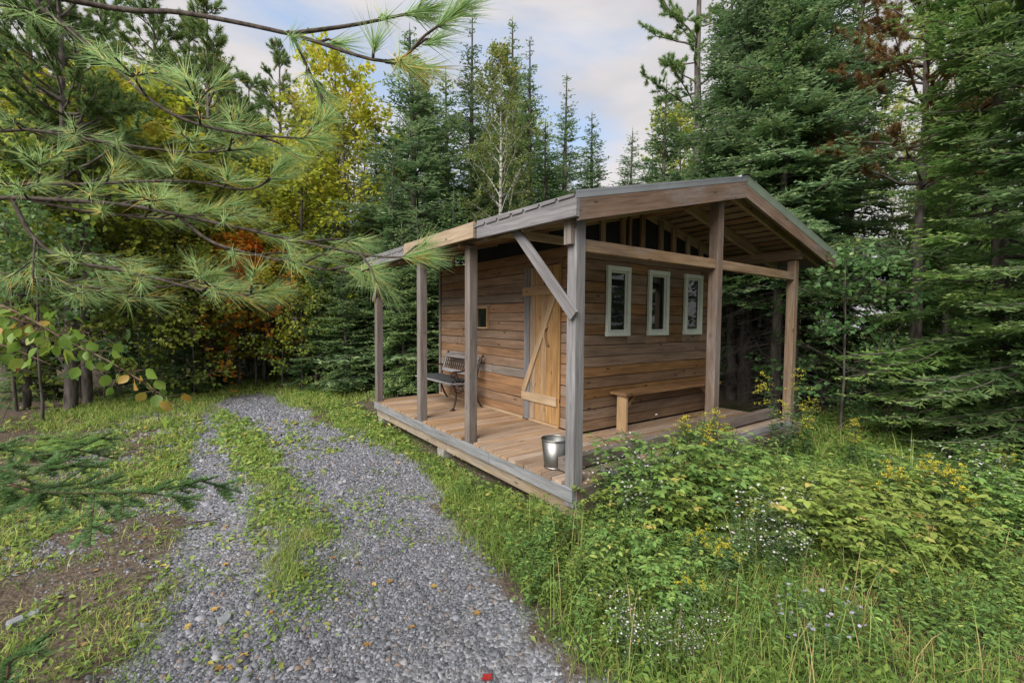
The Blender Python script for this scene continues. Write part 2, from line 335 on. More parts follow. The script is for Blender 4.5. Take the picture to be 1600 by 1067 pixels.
# long wall with the door (s measured from the corner at WY)
DY0, DY1 = 1.575 - WY, 2.33 - WY
wall((WX, WY), (WX, YW), (-1, 0), [(DY0, DY1, 0.0, 2.14), (3.27-WY, 3.64-WY, 1.265, 1.615)], {4, 12}, seed=5)
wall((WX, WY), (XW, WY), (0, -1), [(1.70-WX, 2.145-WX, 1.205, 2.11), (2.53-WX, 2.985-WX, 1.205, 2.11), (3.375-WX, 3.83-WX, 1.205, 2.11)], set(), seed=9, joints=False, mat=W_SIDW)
wall((XW, YW), (XW, WY), (1, 0), [], set(), seed=11)
wall((XW, YW), (WX, YW), (0, 1), [], set(), seed=12)
m = MB(); m.box(WX+.05, XW-.05, WY+.05, YW-.05, D+.005, D+ZT-.02); m.build('dark_room_core', M_DARK, cabin)
# black felt above the siding, with pale studs in front of it
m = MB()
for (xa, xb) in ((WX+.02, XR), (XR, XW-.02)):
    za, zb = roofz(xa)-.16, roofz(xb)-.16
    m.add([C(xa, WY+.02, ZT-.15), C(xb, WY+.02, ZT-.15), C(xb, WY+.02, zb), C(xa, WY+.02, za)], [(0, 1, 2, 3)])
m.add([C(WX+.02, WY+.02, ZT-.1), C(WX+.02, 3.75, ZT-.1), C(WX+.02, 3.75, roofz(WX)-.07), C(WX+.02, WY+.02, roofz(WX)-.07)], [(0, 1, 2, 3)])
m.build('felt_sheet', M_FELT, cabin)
for x in (1.62, 2.0, 2.14, 2.40, 2.80, 3.10, 3.45, 3.8):
    board('stud', C(x, WY-.005, ZT-.02), C(x, WY-.005, roofz(x)-.13), .09 if x != 2.14 else .05, .04, W_STRAP, cabin, up=(1, 0, 0))
for yy in (3.90, 4.45, 4.9):
    board('stud', C(WX-.0, yy, ZT), C(WX-.0, yy, roofz(WX)-.07), .05, .04, W_RAFT, cabin, up=(0, 1, 0))
board('corner_trim', C(WX-.014, YW-.012, 0.03), C(WX-.014, YW-.012, ZT), .06, .022, W_SIDG, cabin, up=(0, 1, 0))

# door: five planks, two ledgers, a diagonal brace, a bent-wood handle, grey jamb
door = empty('door', (WX-.01, 1.9, D), 0, cabin)
dys = np.linspace(1.60, 2.19, 6)
for i in range(5):
    board('plank', C(WX-.012, (dys[i]+dys[i+1])/2, .045), C(WX-.012, (dys[i]+dys[i+1])/2, 2.125), dys[i+1]-dys[i]-.006, .028, W_DOOR, door, up=(0, 1, 0), c=.004)
board('ledger', C(WX-.038, 1.60, 1.805), C(WX-.038, 2.335, 1.805), .12, .022, W_LEDG, door)
board('ledger', C(WX-.038, 1.60, .345), C(WX-.038, 2.345, .345), .12, .022, W_LEDG, door)
board('brace', C(WX-.038, 2.31, .41), C(WX-.038, 1.66, 1.742), .085, .022, W_LEDG, door, up=(0, 1, 1))
m = MB(); m.tube([C(WX-.03, 1.80, 1.33), C(WX-.075, 1.815, 1.29), C(WX-.085, 1.82, 1.2), C(WX-.08, 1.80, 1.12), C(WX-.03, 1.775, 1.06)], [.013, .014, .013, .013, .015], 7); m.build('handle', W_LEDG, door, smooth=True)
board('jamb', C(WX-.012, 2.262, .02), C(WX-.012, 2.262, 2.14), .125, .03, W_GREY, door, up=(0, 1, 0))
board('jamb', C(WX-.012, 1.583, .02), C(WX-.012, 1.583, 2.14), .03, .03, W_DOOR, door, up=(0, 1, 0))
board('threshold', C(WX-.02, 1.575, .02), C(WX-.02, 2.19, .02), .035, .03, W_DOOR, door)
# windows
def window(x0, x1, z0, z1):
    w = empty('window', ((x0+x1)/2, WY, D+z0), 0, cabin); f = .062; yf = WY-.022
    board('frame_rail', C(x0, yf, z1-f/2), C(x1, yf, z1-f/2), f, .045, M_WIN, w)
    board('frame_rail', C(x0, yf, z0+f/2), C(x1, yf, z0+f/2), f, .045, M_WIN, w)
    for xx in (x0+f/2, x1-f/2): board('frame_stile', C(xx, yf-.001, z0+f+.001), C(xx, yf-.001, z1-f-.001), f, .043, M_WIN, w, up=(1, 0, 0))
    i = f + .001
    for (xa, xb, za, zb) in ((x0+i, x0+i+.022, z0+i, z1-i), (x1-i-.022, x1-i, z0+i, z1-i)):
        board('sash_stile', C((xa+xb)/2, yf+.014, za), C((xa+xb)/2, yf+.014, zb), xb-xa, .02, M_WIN, w, up=(1, 0, 0))
    for zz in (z0+i+.011, z1-i-.011): board('sash_rail', C(x0+i+.023, yf+.014, zz), C(x1-i-.023, yf+.014, zz), .022, .02, M_WIN, w)
    m = MB(); m.box(x0+f, x1-f, WY-.004, WY+.0, D+z0+f, D+z1-f); m.build('pane', M_GLASS, w)
for a, b in ((1.70, 2.145), (2.53, 2.985), (3.375, 3.83)): window(a, b, 1.205, 2.11)
w = empty('window', (WX, 3.45, D+1.265), 0, cabin)
for zz in (1.2775, 1.6025): board('frame_rail', C(WX-.016, 3.272, zz), C(WX-.016, 3.638, zz), .025, .05, W_LEDG, w)
for yy in (3.2845, 3.6255): board('frame_stile', C(WX-.017, yy, 1.2905), C(WX-.017, yy, 1.5895), .025, .05, W_LEDG, w, up=(0, 1, 0))
m = MB(); m.box(WX+.004, WX+.008, 3.297, 3.613, D+1.29, D+1.59); m.build('pane', M_GLASS, w)

# roof
roof = empty('roof', (XR, 2.5, D+2.4), 0, cabin)
TH = .14
for i, yy in enumerate(np.arange(.05, 5.05, .61)):
    for (xa, xb) in ((XL+.02, XR-.02), (XR+.02, XE-.02)):
        za, zb = roofz(xa)-.055-TH/2, roofz(xb)-.055-TH/2
        board('rafter', C(xa, yy, za), C(xb, yy, zb), TH, .042, W_RAFT, roof)
board('ridge_board', C(XR, Y0+.06, ZR-.13), C(XR, Y1-.05, ZR-.13), .17, .035, W_RAFT, roof)
for (xa, xb) in ((XL, XR), (XR, XE)):
    n = 15; s = (roofz(xb-1e-6)-roofz(xa+1e-6))/(xb-xa)
    for k in range(n):
        x = xa + .06 + (xb - xa - .12)*k/(n-1); z = (roofz(x) if abs(x-XR) > .01 else ZR) - .044
        board('strapping', C(x, Y0+.03, z), C(x, Y1-.02, z), .115, .02, W_STRAP, roof, up=(1, 0, s))
# ribbed metal sheets: ribs run down the slope
def sheet(xa, xb, ya, yb):
    pr = []; pitch = .228; yy = ya; e = .0
    while yy < yb - .01:
        pr += [(yy, .022), (yy+.018, .022), (yy+.032, 0)]
        if yy + pitch < yb: pr += [(yy+pitch-.014, 0)]
        yy += pitch
    pr.append((yb, 0)); V = []; F = []
    for (x) in (xa, xb):
        z = (ZL + (x-XL)*sl) if xb <= XR + .05 else (ZR + (x-XR)*sr)
        for (q, h) in pr: V.append(C(x, q, z - .028 + h))
    k = len(pr); F = [(i, i+1, k+i+1, k+i) for i in range(k-1)]
    return pd('metal_sheet', V, F, M_METAL)
ys = np.linspace(Y0-.03, Y1, 7)
for i in range(6):
    obj('metal_sheet', sheet(XL-.05, XR+.005, ys[i], ys[i+1]-.002), roof); obj('metal_sheet', sheet(XR-.005, XE+.05, ys[i], ys[i+1]-.002), roof)
m = MB(); q = .17; e = .012
V = []
for yy in (Y0-.045, Y1+.02): V += [C(XR-q, yy, ZR-q*sl+e-.012), C(XR-q+.012, yy, ZR-q*sl+e+.012), C(XR, yy, ZR+e+.012), C(XR+q-.012, yy, ZR+q*sr+e+.012), C(XR+q, yy, ZR+q*sr+e-.012)]
m.add(V, [(i, i+1, i+6, i+5) for i in range(4)]); m.build('ridge_cap', M_METAL, roof)
# barge boards and their metal edge
bh = .195
for (xa, za, xb, zb, s) in ((XL, ZL, XR, ZR, sl), (XE, ZE, XR, ZR, sr)):
    n = -1 if xa < XR else 1
    V = []
    for yy in (Y0-.018, Y0+.018):
        V += [C(xa, yy, za-.03-bh), C(xb, yy, zb-.03-bh*1.02), C(xb, yy, zb-.03), C(xa, yy, za-.03)]
    cx_ = Vector(C((xa+xb)/2, Y0, (za+zb)/2)); ang = math.atan2(zb-za, xb-xa)
    Mb = Matrix.Translation(cx_) @ Matrix.Rotation(-ang, 4, 'Y'); Mi = Mb.inverted()
    obj('barge_board', pd('barge_board', [Mi @ Vector(v) for v in V], [(0, 1, 2, 3), (7, 6, 5, 4), (0, 4, 5, 1), (1, 5, 6, 2), (2, 6, 7, 3), (3, 7, 4, 0)], W_BARGE), roof, Mb)
    V2 = []; x2 = xa + n*.055; z2 = za + (x2-xa)*s
    for (dy, dz) in ((-.021, -.085 if n > 0 else -.05), (-.030, .012), (.05, .016)):
        V2 += [C(x2, Y0+dy, z2+dz), C(xb, Y0+dy, zb+dz)]
    m = MB(); m.add(V2, [(0, 1, 3, 2), (2, 3, 5, 4)]); m.build('metal_edge', M_TRIM if n > 0 else M_METAL, roof)
# eave boards on the long side: three lengths, the middle one paler and proud
board('fascia_board', C(XL-.02, Y0-.018, 2.318), C(XL-.02, 1.375, 2.355), .185, .035, W_GREY, roof)
board('fascia_board', C(XL-.042, 1.41, 2.36), C(XL-.042, 3.30, 2.37), .17, .035, W_TAN, roof)
board('fascia_board', C(XL-.022, 3.31, 2.36), C(XL-.022, Y1, 2.365), .17, .035, W_GREY, roof)
board('fascia_board', C(XE+.02, Y0, 2.31), C(XE+.02, Y1, 2.31), .17, .035, W_GREY, roof)

# ---------------------------------------------------------------- things on the porch
# timber kerb lying on the deck edge
tb = board('timber', C(.13, .29, .082), C(4.30, .34, .082), .115, .105, W_POST); setp(tb, 'long squared grey timber lying along the porch edge under the windows', 'timber')
# bucket
bk = empty('bucket', C(.185, .455, .001)); setp(bk, 'shiny steel bucket on the porch boards beside the corner post', 'bucket')
def lathe(prof, n=40):
    V = []; F = []
    for (r, z) in prof: V += [(r*math.cos(2*math.pi*j/n), r*math.sin(2*math.pi*j/n), z) for j in range(n)]
    for i in range(len(prof)-1): F += [(i*n+j, i*n+(j+1) % n, (i+1)*n+(j+1) % n, (i+1)*n+j) for j in range(n)]
    return V, F
V, F = lathe([(0.001, .012), (.094, .012), (.097, .016), (.100, .03), (.127, .272), (.124, .272), (.0975, .03), (.094, .02), (.001, .02)])
m = MB(); m.add(V, F); m.build('body', M_STEEL, bk, WM['bucket'], smooth=True)
V, F = lathe([(.126, .268), (.131, .270), (.1325, .276), (.131, .282), (.126, .2835), (.1225, .280), (.1225, .272)]); m = MB(); m.add(V, F); m.build('rim', M_STEEL, bk, WM['bucket'], smooth=True)
V, F = lathe([(.093, .0), (.1, .0), (.103, .004), (.1025, .02), (.0995, .021)]); m = MB(); m.add(V, F); m.build('foot_ring', M_STEEL, bk, WM['bucket'], smooth=True)
# wooden bench along the gable wall
wb = empty('wooden_bench', C(2.9, 1.08, 0)); setp(wb, 'plain plank bench with brace against the wall under the three windows', 'bench')
board('seat', C(1.80, 1.085, .475), C(3.98, 1.085, .475), .27, .036, W_BENCH, wb, up=(0, 1, 0))
for x in (1.86, 3.88):
    board('leg', C(x, 1.065, .001), C(x, 1.065, .456), .15, .042, W_BENCH if x > 3 else W_LEDG, wb, up=(0, 1, 0))
board('brace', C(1.885, 1.07, .26), C(2.13, 1.07, .448), .05, .03, W_BENCH, wb, up=(-1, 0, 1)); board('brace', C(3.855, 1.07, .26), C(3.61, 1.07, .448), .05, .03, W_BENCH, wb, up=(1, 0, 1))
# garden bench of cast iron and slats
ib = empty('garden_bench', C(.88, 3.95, 0)); setp(ib, 'weathered garden bench with cast iron ends and a black cushion', 'bench')
def curve(pts, k=6):
    P = [np.array(p, float) for p in pts]; P = [2*P[0]-P[1]] + P + [2*P[-1]-P[-2]]; out = []
    for i in range(1, len(P)-2):
        for j in range(k):
            t = j/k; a, b_, c_, d_ = P[i-1:i+3]
            out.append(.5*((2*b_) + (-a+c_)*t + (2*a-5*b_+4*c_-d_)*t*t + (-a+3*b_-3*c_+d_)*t**3))
    out.append(P[-2]); return out
for ye in (3.36, 4.54):
    fr = empty('end_frame', C(.88, ye, 0), 0, ib)
    def Q(x, z): return C(x, ye, z)
    m = MB(); m.tube(curve([Q(.62, .014), Q(.665, .06), Q(.70, .2), Q(.69, .32), Q(.66, .40)]), .016, 7); m.tube([Q(.60, .008), Q(.68, .012)], .02, 7); m.build('leg', M_IRON, fr, smooth=True)
    m = MB(); m.tube(curve([Q(1.17, .014), Q(1.12, .08), Q(1.06, .22), Q(1.04, .34), Q(1.05, .42), Q(1.10, .62), Q(1.165, .80), Q(1.185, .83), Q(1.205, .82)]), .016, 7); m.build('leg', M_IRON, fr, smooth=True)
    m = MB(); m.tube(curve([Q(.60, .405), Q(.72, .40), Q(.9, .385), Q(1.04, .39)]), .016, 6); m.build('seat_rail', M_IRON, fr, smooth=True)
    m = MB(); m.tube(curve([Q(1.09, .60), Q(.95, .615), Q(.78, .60), Q(.66, .60), Q(.615, .565), Q(.63, .525), Q(.675, .53), Q(.675, .565)]), .014, 6)
    m.tube(curve([Q(.66, .41), Q(.64, .47), Q(.67, .52), Q(.70, .46), Q(.66, .41)]), .011, 6); m.tube(curve([Q(.70, .59), Q(.74, .50), Q(.80, .44), Q(.84, .40)]), .011, 6); m.build('armrest', M_IRON, fr, smooth=True)
    m = MB(); m.tube(curve([Q(.68, .32), Q(.75, .27), Q(.82, .31), Q(.80, .37), Q(.74, .36)]), .010, 6); m.tube(curve([Q(1.04, .31), Q(.97, .26), Q(.90, .30), Q(.91, .37), Q(.97, .36)]), .010, 6); m.build('scroll', M_IRON, fr, smooth=True)
for k, x in enumerate((.60, .685, .77, .855, .94, 1.02)):
    board('seat_slat', C(x, 3.30, .422 - .008*k*.6), C(x, 4.60, .422 - .008*k*.6), .062, .022, W_GREY, ib, up=(1, 0, 0))
bx = lambda z: 1.03 + (z-.42)*.30
for z in (.53, .775):
    board('back_rail', C(bx(z), 3.385, z), C(bx(z), 4.515, z), .06 if z < .6 else .055, .024, W_GREY, ib, up=(.3, 0, 1))
m = MB()
pts = [C(bx(.80)-.002, 3.39 + 1.12*t, .80 + .045*math.sin(math.pi*t)**1.5) for t in np.linspace(0, 1, 13)]; m.tube(pts, .018, 6); m.build('back_crest', W_GREY, ib, smooth=True)
for yy in (3.41, 4.49): board('back_stile', C(bx(.56), yy, .562), C(bx(.745), yy, .745), .04, .022, W_GREY, ib, up=(0, 1, 0))
m = MB()
for i in range(15):
    ya = 3.44 + i*.072
    for j in range(3):
        za = .565 + j*.06; m.tube([C(bx(za), ya, za), C(bx(za+.06), ya+.036, za+.06)], .006, 4); m.tube([C(bx(za), ya+.036, za), C(bx(za+.06), ya, za+.06)], .006, 4)
        m.tube(curve([C(bx(za+.03), ya+.018+.014*math.cos(a), za+.03+.014*math.sin(a)) for a in np.linspace(0, 6.28, 6)], 2), .005, 4)
m.build('lattice_panel', M_IRON, ib)
V = []; F = []; nx, ny = 8, 20                       # cushion
for s in (0, 1):
    for i in range(nx+1):
        for j in range(ny+1):
            u, v = i/nx, j/ny; ed = (1-abs(2*u-1)**4)*(1-abs(2*v-1)**8); zz = .438 + (.045*ed + .006*math.sin(9*v+3*u) if s else 0)
            V.append(C(.63 + .37*u, 3.42 + 1.08*v, zz))
o = (nx+1)*(ny+1)
for i in range(nx):
    for j in range(ny):
        a = i*(ny+1)+j; F += [(a+o, a+o+ny+1, a+o+ny+2, a+o+1), (a, a+1, a+ny+2, a+ny+1)]
cs = obj('seat_cushion', pd('seat_cushion', V, F, M_CUSH, True)); setp(cs, 'black cloth cushion lying on the garden bench seat', 'cushion')

# ---------------------------------------------------------------- the ground
def hash2(i, j, s):
    v = np.sin(i*127.1 + j*311.7 + s*74.7)*43758.5453; return v - np.floor(v)
def vnoise(x, y, s=0):
    i = np.floor(x); j = np.floor(y); fx = x-i; fy = y-j; fx = fx*fx*(3-2*fx); fy = fy*fy*(3-2*fy)
    return (hash2(i, j, s)*(1-fx) + hash2(i+1, j, s)*fx)*(1-fy) + (hash2(i, j+1, s)*(1-fx) + hash2(i+1, j+1, s)*fx)*fy
def fbm(x, y, s=0):
    return .5*vnoise(x, y, s) + .3*vnoise(x*2.1, y*2.1, s+3) + .2*vnoise(x*4.3, y*4.3, s+7)
def sdist(x, y, poly):                       # signed distance to a polygon, positive inside
    p = np.asarray(poly, float); d2 = np.full(x.shape, 1e9); ins = np.zeros(x.shape, bool)
    for k in range(len(p)):
        a = p[k]; b = p[(k+1) % len(p)]; e = b-a; wx = x-a[0]; wy = y-a[1]
        t = np.clip((wx*e[0]+wy*e[1])/(e@e), 0, 1); d2 = np.minimum(d2, (wx-e[0]*t)**2 + (wy-e[1]*t)**2)
        c = ((a[1] > y) != (b[1] > y)); den = (b[1]-a[1]) if b[1] != a[1] else 1e-9
        ins ^= c & (x < (b[0]-a[0])*(y-a[1])/den + a[0])
    return np.where(ins, 1, -1)*np.sqrt(d2)
def gpoly(px): return [ground_at(*q)[:2] for q in px]
TRACK = [(-3.15, -5.0), (-3.0, -1.5)] + gpoly([(190, 1066), (225, 1000), (270, 900), (283, 820), (272, 760), (298, 700), (312, 655), (300, 632), (345, 617), (425, 606), (455, 617), (480, 645), (520, 668), (590, 692), (640, 716), (680, 742), (690, 790), (725, 835), (772, 885), (800, 930), (850, 1000), (920, 1066)]) + [(-1.15, -2.2), (-1.3, -5.0)]
MEDIAN = gpoly([(340, 640), (392, 660), (414, 690), (445, 740), (475, 790), (545, 850), (572, 900), (556, 955), (480, 985), (425, 970), (412, 900), (420, 850), (395, 780), (365, 710), (338, 675)])
FARTRACK = gpoly([(300, 632), (345, 617), (425, 606), (455, 600), (440, 588), (380, 590), (320, 600), (200, 612), (150, 618), (200, 630)])
DECKP = [(0.05, .05), (LX, .05), (LX, LY), (.05, LY)]
def gravel_w(x, y):
    n = (fbm(x*2.3, y*2.3, 1) - .5)*.55
    t = np.clip((sdist(x, y, TRACK) + n)/.22 + .5, 0, 1)
    m = np.clip((sdist(x, y, MEDIAN) + (fbm(x*3, y*3, 5)-.5)*.5)/.25 + .5, 0, 1)
    far = np.clip((y-7.5)/4, 0, 1)
    verge = np.clip((sdist(x, y, TRACK)+1.7)/.8, 0, 1)*(x < -2)*np.clip((fbm(x*1.6+9, y*1.6, 15)-.5)/.12, 0, 1)*.28
    return np.maximum(t*(1 - .62*m)*(1-.6*far), verge*(1-t))
def right_w(x, y):                            # the overgrown clearing on the gable side
    sd = sdist(x, y, TRACK); return np.clip((x*.3 - y + .9)/.8, 0, 1)*(sd < 0)
def hgt(x, y):
    x = np.asarray(x, float); y = np.asarray(y, float)
    g = gravel_w(x, y); h = (fbm(x*.55, y*.55, 11)-.5)*.10 + (fbm(x*2.2, y*2.2, 12)-.5)*.035
    near = np.clip(1 - np.hypot(x-2, y-2)/4, 0, 1); h = h*(1-.7*g)*(1-.6*near) - .03*g
    return np.where(sdist(x, y, DECKP) > -.3, np.minimum(h, -.02)-.02, h)
def axis(lo, a, b, hi, st):
    o = []; x = a; k = st
    while x > lo: k *= 1.18; x -= k; o.append(x)
    o = o[::-1]; o += list(np.arange(a, b, st)); x = b; k = st
    while x < hi: o.append(x); k *= 1.18; x += k
    return np.array(o)
gx = axis(-150, -7, 6, 170, .1); gy = axis(-120, -3.5, 13, 170, .1)
X, Y = np.meshgrid(gx, gy, indexing='ij'); Z = hgt(X, Y)
V = np.stack([X.ravel(), Y.ravel(), Z.ravel()], 1); ny = len(gy); I, J = np.meshgrid(np.arange(len(gx)-1), np.arange(ny-1), indexing='ij'); a0 = (I*ny+J).ravel()
me = mesh_np('ground', V, np.stack([a0, a0+ny, a0+ny+1, a0+1], 1), None, None, True)
at = me.attributes.new('gravel', 'FLOAT', 'POINT'); at.data.foreach_set('value', gravel_w(X, Y).ravel().astype(np.float32))
def green_w(x, y):
    d = np.hypot(x-CAM[0], y-CAM[1]); sd = sdist(x, y, TRACK); n = fbm(x*.9, y*.9, 21)
    left = np.clip((sd+2.6)/1.2, 0, 1)*(sd < 0)*(x < -1)*np.clip((n-.45)/.2, 0, 1)*.22
    med = np.clip((sdist(x, y, MEDIAN)+.12)/.2, 0, 1)
    rt = right_w(x, y)*np.clip((9-x)/3, 0, 1)*np.clip((n-.35)/.25, 0, 1)*.7
    edge = ((sd < 0) & (sd > -.75) & (x > -1.2)).astype(float)*np.clip((n-.42)/.2, 0, .7)
    far = np.clip((y-7.5)/2, 0, 1)*np.clip((sd+1.6)/.8, 0, 1)
    field = np.clip((x-24)/4, 0, 1)
    return np.clip(np.maximum.reduce([left, med, rt, edge, far*.7, field]), 0, 1)
at = me.attributes.new('green', 'FLOAT', 'POINT'); at.data.foreach_set('value', green_w(X, Y).ravel().astype(np.float32))
m, t, b = newmat('ground_mix'); l = t.links.new
co = N(t, 'ShaderNodeTexCoord')
def noise(scale, det=6, src=co.outputs['Object'], rough=.6):
    n = N(t, 'ShaderNodeTexNoise'); n.inputs['Scale'].default_value = scale; n.inputs['Detail'].default_value = det; n.inputs['Roughness'].default_value = rough; l(src, n.inputs[0]); return n
vo = N(t, 'ShaderNodeTexVoronoi'); vo.inputs['Scale'].default_value = 46; vo.inputs['Randomness'].default_value = 1; l(co.outputs['Object'], vo.inputs[0])
sep = N(t, 'ShaderNodeSeparateColor'); l(vo.outputs['Color'], sep.inputs[0])
gcol = ramp(t, [(0, (.075, .078, .088)), (.45, (.15, .155, .172)), (.8, (.23, .235, .25)), (1, (.32, .32, .33))], sep.outputs[0])
nb = noise(1.3); dust = ramp(t, [(.48, (0, 0, 0)), (.68, (.75, .75, .75))], nb.outputs[0])
gm = N(t, 'ShaderNodeMix', data_type='RGBA'); l(dust.outputs[0], gm.inputs[0]); l(gcol.outputs[0], gm.inputs[6]); gm.inputs[7].default_value = (.13, .115, .10, 1)
ns = noise(26, 8); soil = ramp(t, [(.28, (.035, .027, .021)), (.5, (.095, .074, .056)), (.66, (.155, .12, .085)), (.8, (.23, .175, .11))], ns.outputs[0])
n3 = noise(60, 4); grn = ramp(t, [(.3, (.03, .045, .012)), (.6, (.075, .105, .028)), (.8, (.14, .15, .05))], n3.outputs[0])
ag = N(t, 'ShaderNodeAttribute', attribute_name='green'); aw = N(t, 'ShaderNodeAttribute', attribute_name='gravel')
n5 = noise(5, 6); 
def soft(attr, wid):
    s = N(t, 'ShaderNodeMath', operation='MULTIPLY_ADD'); s.inputs[1].default_value = wid; l(n5.outputs[0], s.inputs[0]); s.inputs[2].default_value = -wid/2
    ad = N(t, 'ShaderNodeMath', operation='ADD'); l(attr.outputs['Fac'], ad.inputs[0]); l(s.outputs[0], ad.inputs[1])
    r = N(t, 'ShaderNodeMapRange'); r.inputs[1].default_value = .3; r.inputs[2].default_value = .7; l(ad.outputs[0], r.inputs[0]); return r
g1 = soft(ag, 1.1); m1 = N(t, 'ShaderNodeMix', data_type='RGBA'); l(g1.outputs[0], m1.inputs[0]); l(soil.outputs[0], m1.inputs[6]); l(grn.outputs[0], m1.inputs[7])
g2 = soft(aw, .5); m2 = N(t, 'ShaderNodeMix', data_type='RGBA'); l(g2.outputs[0], m2.inputs[0]); l(m1.outputs[2], m2.inputs[6]); l(gm.outputs[2], m2.inputs[7])
l(m2.outputs[2], b.inputs['Base Color']); b.inputs['Roughness'].default_value = .92; b.inputs['Specular IOR Level'].default_value = .15
hm = N(t, 'ShaderNodeMath', operation='MULTIPLY_ADD'); l(vo.outputs['Distance'], hm.inputs[0]); hm.inputs[1].default_value = -.6; l(ns.outputs[0], hm.inputs[2])
bp = N(t, 'ShaderNodeBump'); bp.inputs['Strength'].default_value = .8; bp.inputs['Distance'].default_value = .02; l(hm.outputs[0], bp.inputs['Height']); l(bp.outputs[0], b.inputs['Normal'])
me.materials.append(m); setp(obj('ground', me), kind='structure')

# scatter candidates inside the picture, denser near the camera
FX, FY = FW[0]/np.hypot(FW[0], FW[1]), FW[1]/np.hypot(FW[0], FW[1])
def in_view(x, y, margin=.12):
    dx = x-CAM[0]; dy = y-CAM[1]; f = dx*FX+dy*FY; s = dx*FY-dy*FX
    return (f > 1.2) & (np.abs(s) < (PW/2/FPX+margin)*f + .3)
def scatter(n, x0, x1, y0, y1, r):
    x = r.uniform(x0, x1, n); y = r.uniform(y0, y1, n); return x, y
# slate chips
r = np.random.default_rng(21); x, y = scatter(700000, -4.2, .6, -2.6, 9, r); d = np.hypot(x-CAM[0], y-CAM[1])
g = gravel_w(x, y); keep = in_view(x, y) & (r.random(len(x)) < np.clip(g*1.15, .0015, 1)*np.clip(3.3/d, .05, 1)**1.25) & (sdist(x, y, DECKP) < -.02)
# barer, sandier patches
keep &= ~((fbm(x*1.1+3, y*1.1, 33) > .56) & (r.random(len(x)) < .8))
x, y = x[keep][:90000], y[keep][:90000]; n = len(x); d = np.hypot(x-CAM[0], y-CAM[1])
size = (r.gamma(2.0, .0027, n) + .0035)*np.where(r.random(n) < .05, 1.9, 1.0)*np.clip(d/4.5, 1, 1.7); size = np.minimum(size, .045)
an0 = r.uniform(0, 6.28, n); tx = r.normal(0, .38, n); ty = r.normal(0, .38, n); z = hgt(x, y)
V = np.zeros((n, 10, 3))
for k in range(5):
    a = an0 + k*2*np.pi/5 + r.normal(0, .22, n); rr = size*r.uniform(.6, 1.15, n)
    ex = np.cos(a)*rr; ey = np.sin(a)*rr*.75
    V[:, k] = np.stack([x+ex*1.1, y+ey*1.1, z - .004 + ex*tx+ey*ty], 1); V[:, 5+k] = np.stack([x+ex*.78, y+ey*.78, z + size*.30 + ex*tx+ey*ty + .001], 1)
idx = (np.arange(n)*10)[:, None]
sides = np.concatenate([idx + np.array([[k, (k+1) % 5, 5+(k+1) % 5, 5+k]]) for k in range(5)]); top = idx + np.array([[5, 6, 7, 8, 9]])
tv = np.where(r.random(n) < .05, 1.0, r.beta(1.7, 2.0, n)*.96)
m, t, b = newmat('slate_chip'); at = N(t, 'ShaderNodeAttribute', attribute_name='tint')
rp = ramp(t, [(0, (.05, .052, .06)), (.35, (.125, .13, .148)), (.7, (.215, .222, .25)), (.93, (.34, .345, .37)), (1, (.22, .165, .125))], at.outputs['Fac']); t.links.new(rp.outputs[0], b.inputs['Base Color']); b.inputs['Roughness'].default_value = .62; b.inputs['Specular IOR Level'].default_value = .4
o = obj('slate_gravel', mesh_np('slate_gravel', V.reshape(-1, 3), [sides, top], m, np.concatenate([np.tile(tv, 5), tv]))); setp(o, 'loose grey slate chips covering the two-rut drive', 'gravel', kind='stuff')

# ---------------------------------------------------------------- foliage kit
def unit(a): return a/(np.linalg.norm(a, axis=-1, keepdims=True)+1e-9)
T_DIA = (np.array([(0, 0, 0), (.45, .5, 0), (1, 0, 0), (.45, -.5, 0)], float), [(0, 1, 2, 3)])
T_FOLD = (np.array([(0, 0, 0), (.42, .5, .10), (1, 0, -.06), (.42, -.5, .10)], float), [(0, 1, 2), (0, 2, 3)])
T_NEED = (np.array([(0, .5, 0), (0, -.5, 0), (1, 0, 0)], float), [(0, 1, 2)])
T_OV = (np.array([(0, 0, 0), (.22, .36, .05), (.5, .5, .06), (.8, .27, .0), (1, 0, -.10), (.8, -.27, .0), (.5, -.5, .06), (.22, -.36, .05), (.5, 0, -.02)], float), [(0, 1, 2, 8), (8, 2, 3, 4), (0, 8, 6, 7), (8, 4, 5, 6)])
class Leaves:
    def __init__(s): s.q = []
    def add(s, pos, dirv, nrm, L, W, tint):
        n = len(pos)
        if n: s.q.append((np.asarray(pos, float), unit(np.asarray(dirv, float)), np.asarray(nrm, float), np.broadcast_to(L, n).astype(float), np.broadcast_to(W, n).astype(float), np.broadcast_to(tint, n).astype(float)))
    def mesh(s, name, T, mat):
        P, Dv, Nr, Ln, Wd, tt = [np.concatenate([q[i] for q in s.q]) for i in range(6)]
        sd = unit(np.cross(Nr, Dv)); up = unit(np.cross(Dv, sd)); tv, tf = T
        V = P[:, None, :] + Dv[:, None, :]*(tv[None, :, 0:1]*Ln[:, None, None]) + sd[:, None, :]*(tv[None, :, 1:2]*Wd[:, None, None]) + up[:, None, :]*(tv[None, :, 2:3]*Ln[:, None, None])
        k = len(tv); base = (np.arange(len(P))*k)[:, None]; F = [base + np.array([f]) for f in tf]
        return mesh_np(name, V.reshape(-1, 3), F, mat, np.concatenate([tt]*len(tf)))
def tubes_mesh(name, tubes, mat, n=5):
    """many tapered tubes of one part: list of (points (k,3), radii)"""
    V = []; F = []; o = 0
    for pts, rad in tubes:
        v, f, _ = tube_data(pts, rad, n); V.append(np.array(v)); F.append(np.array(f)+o); o += len(v)
    return mesh_np(name, np.concatenate(V), [np.concatenate(F)], mat, None, True)
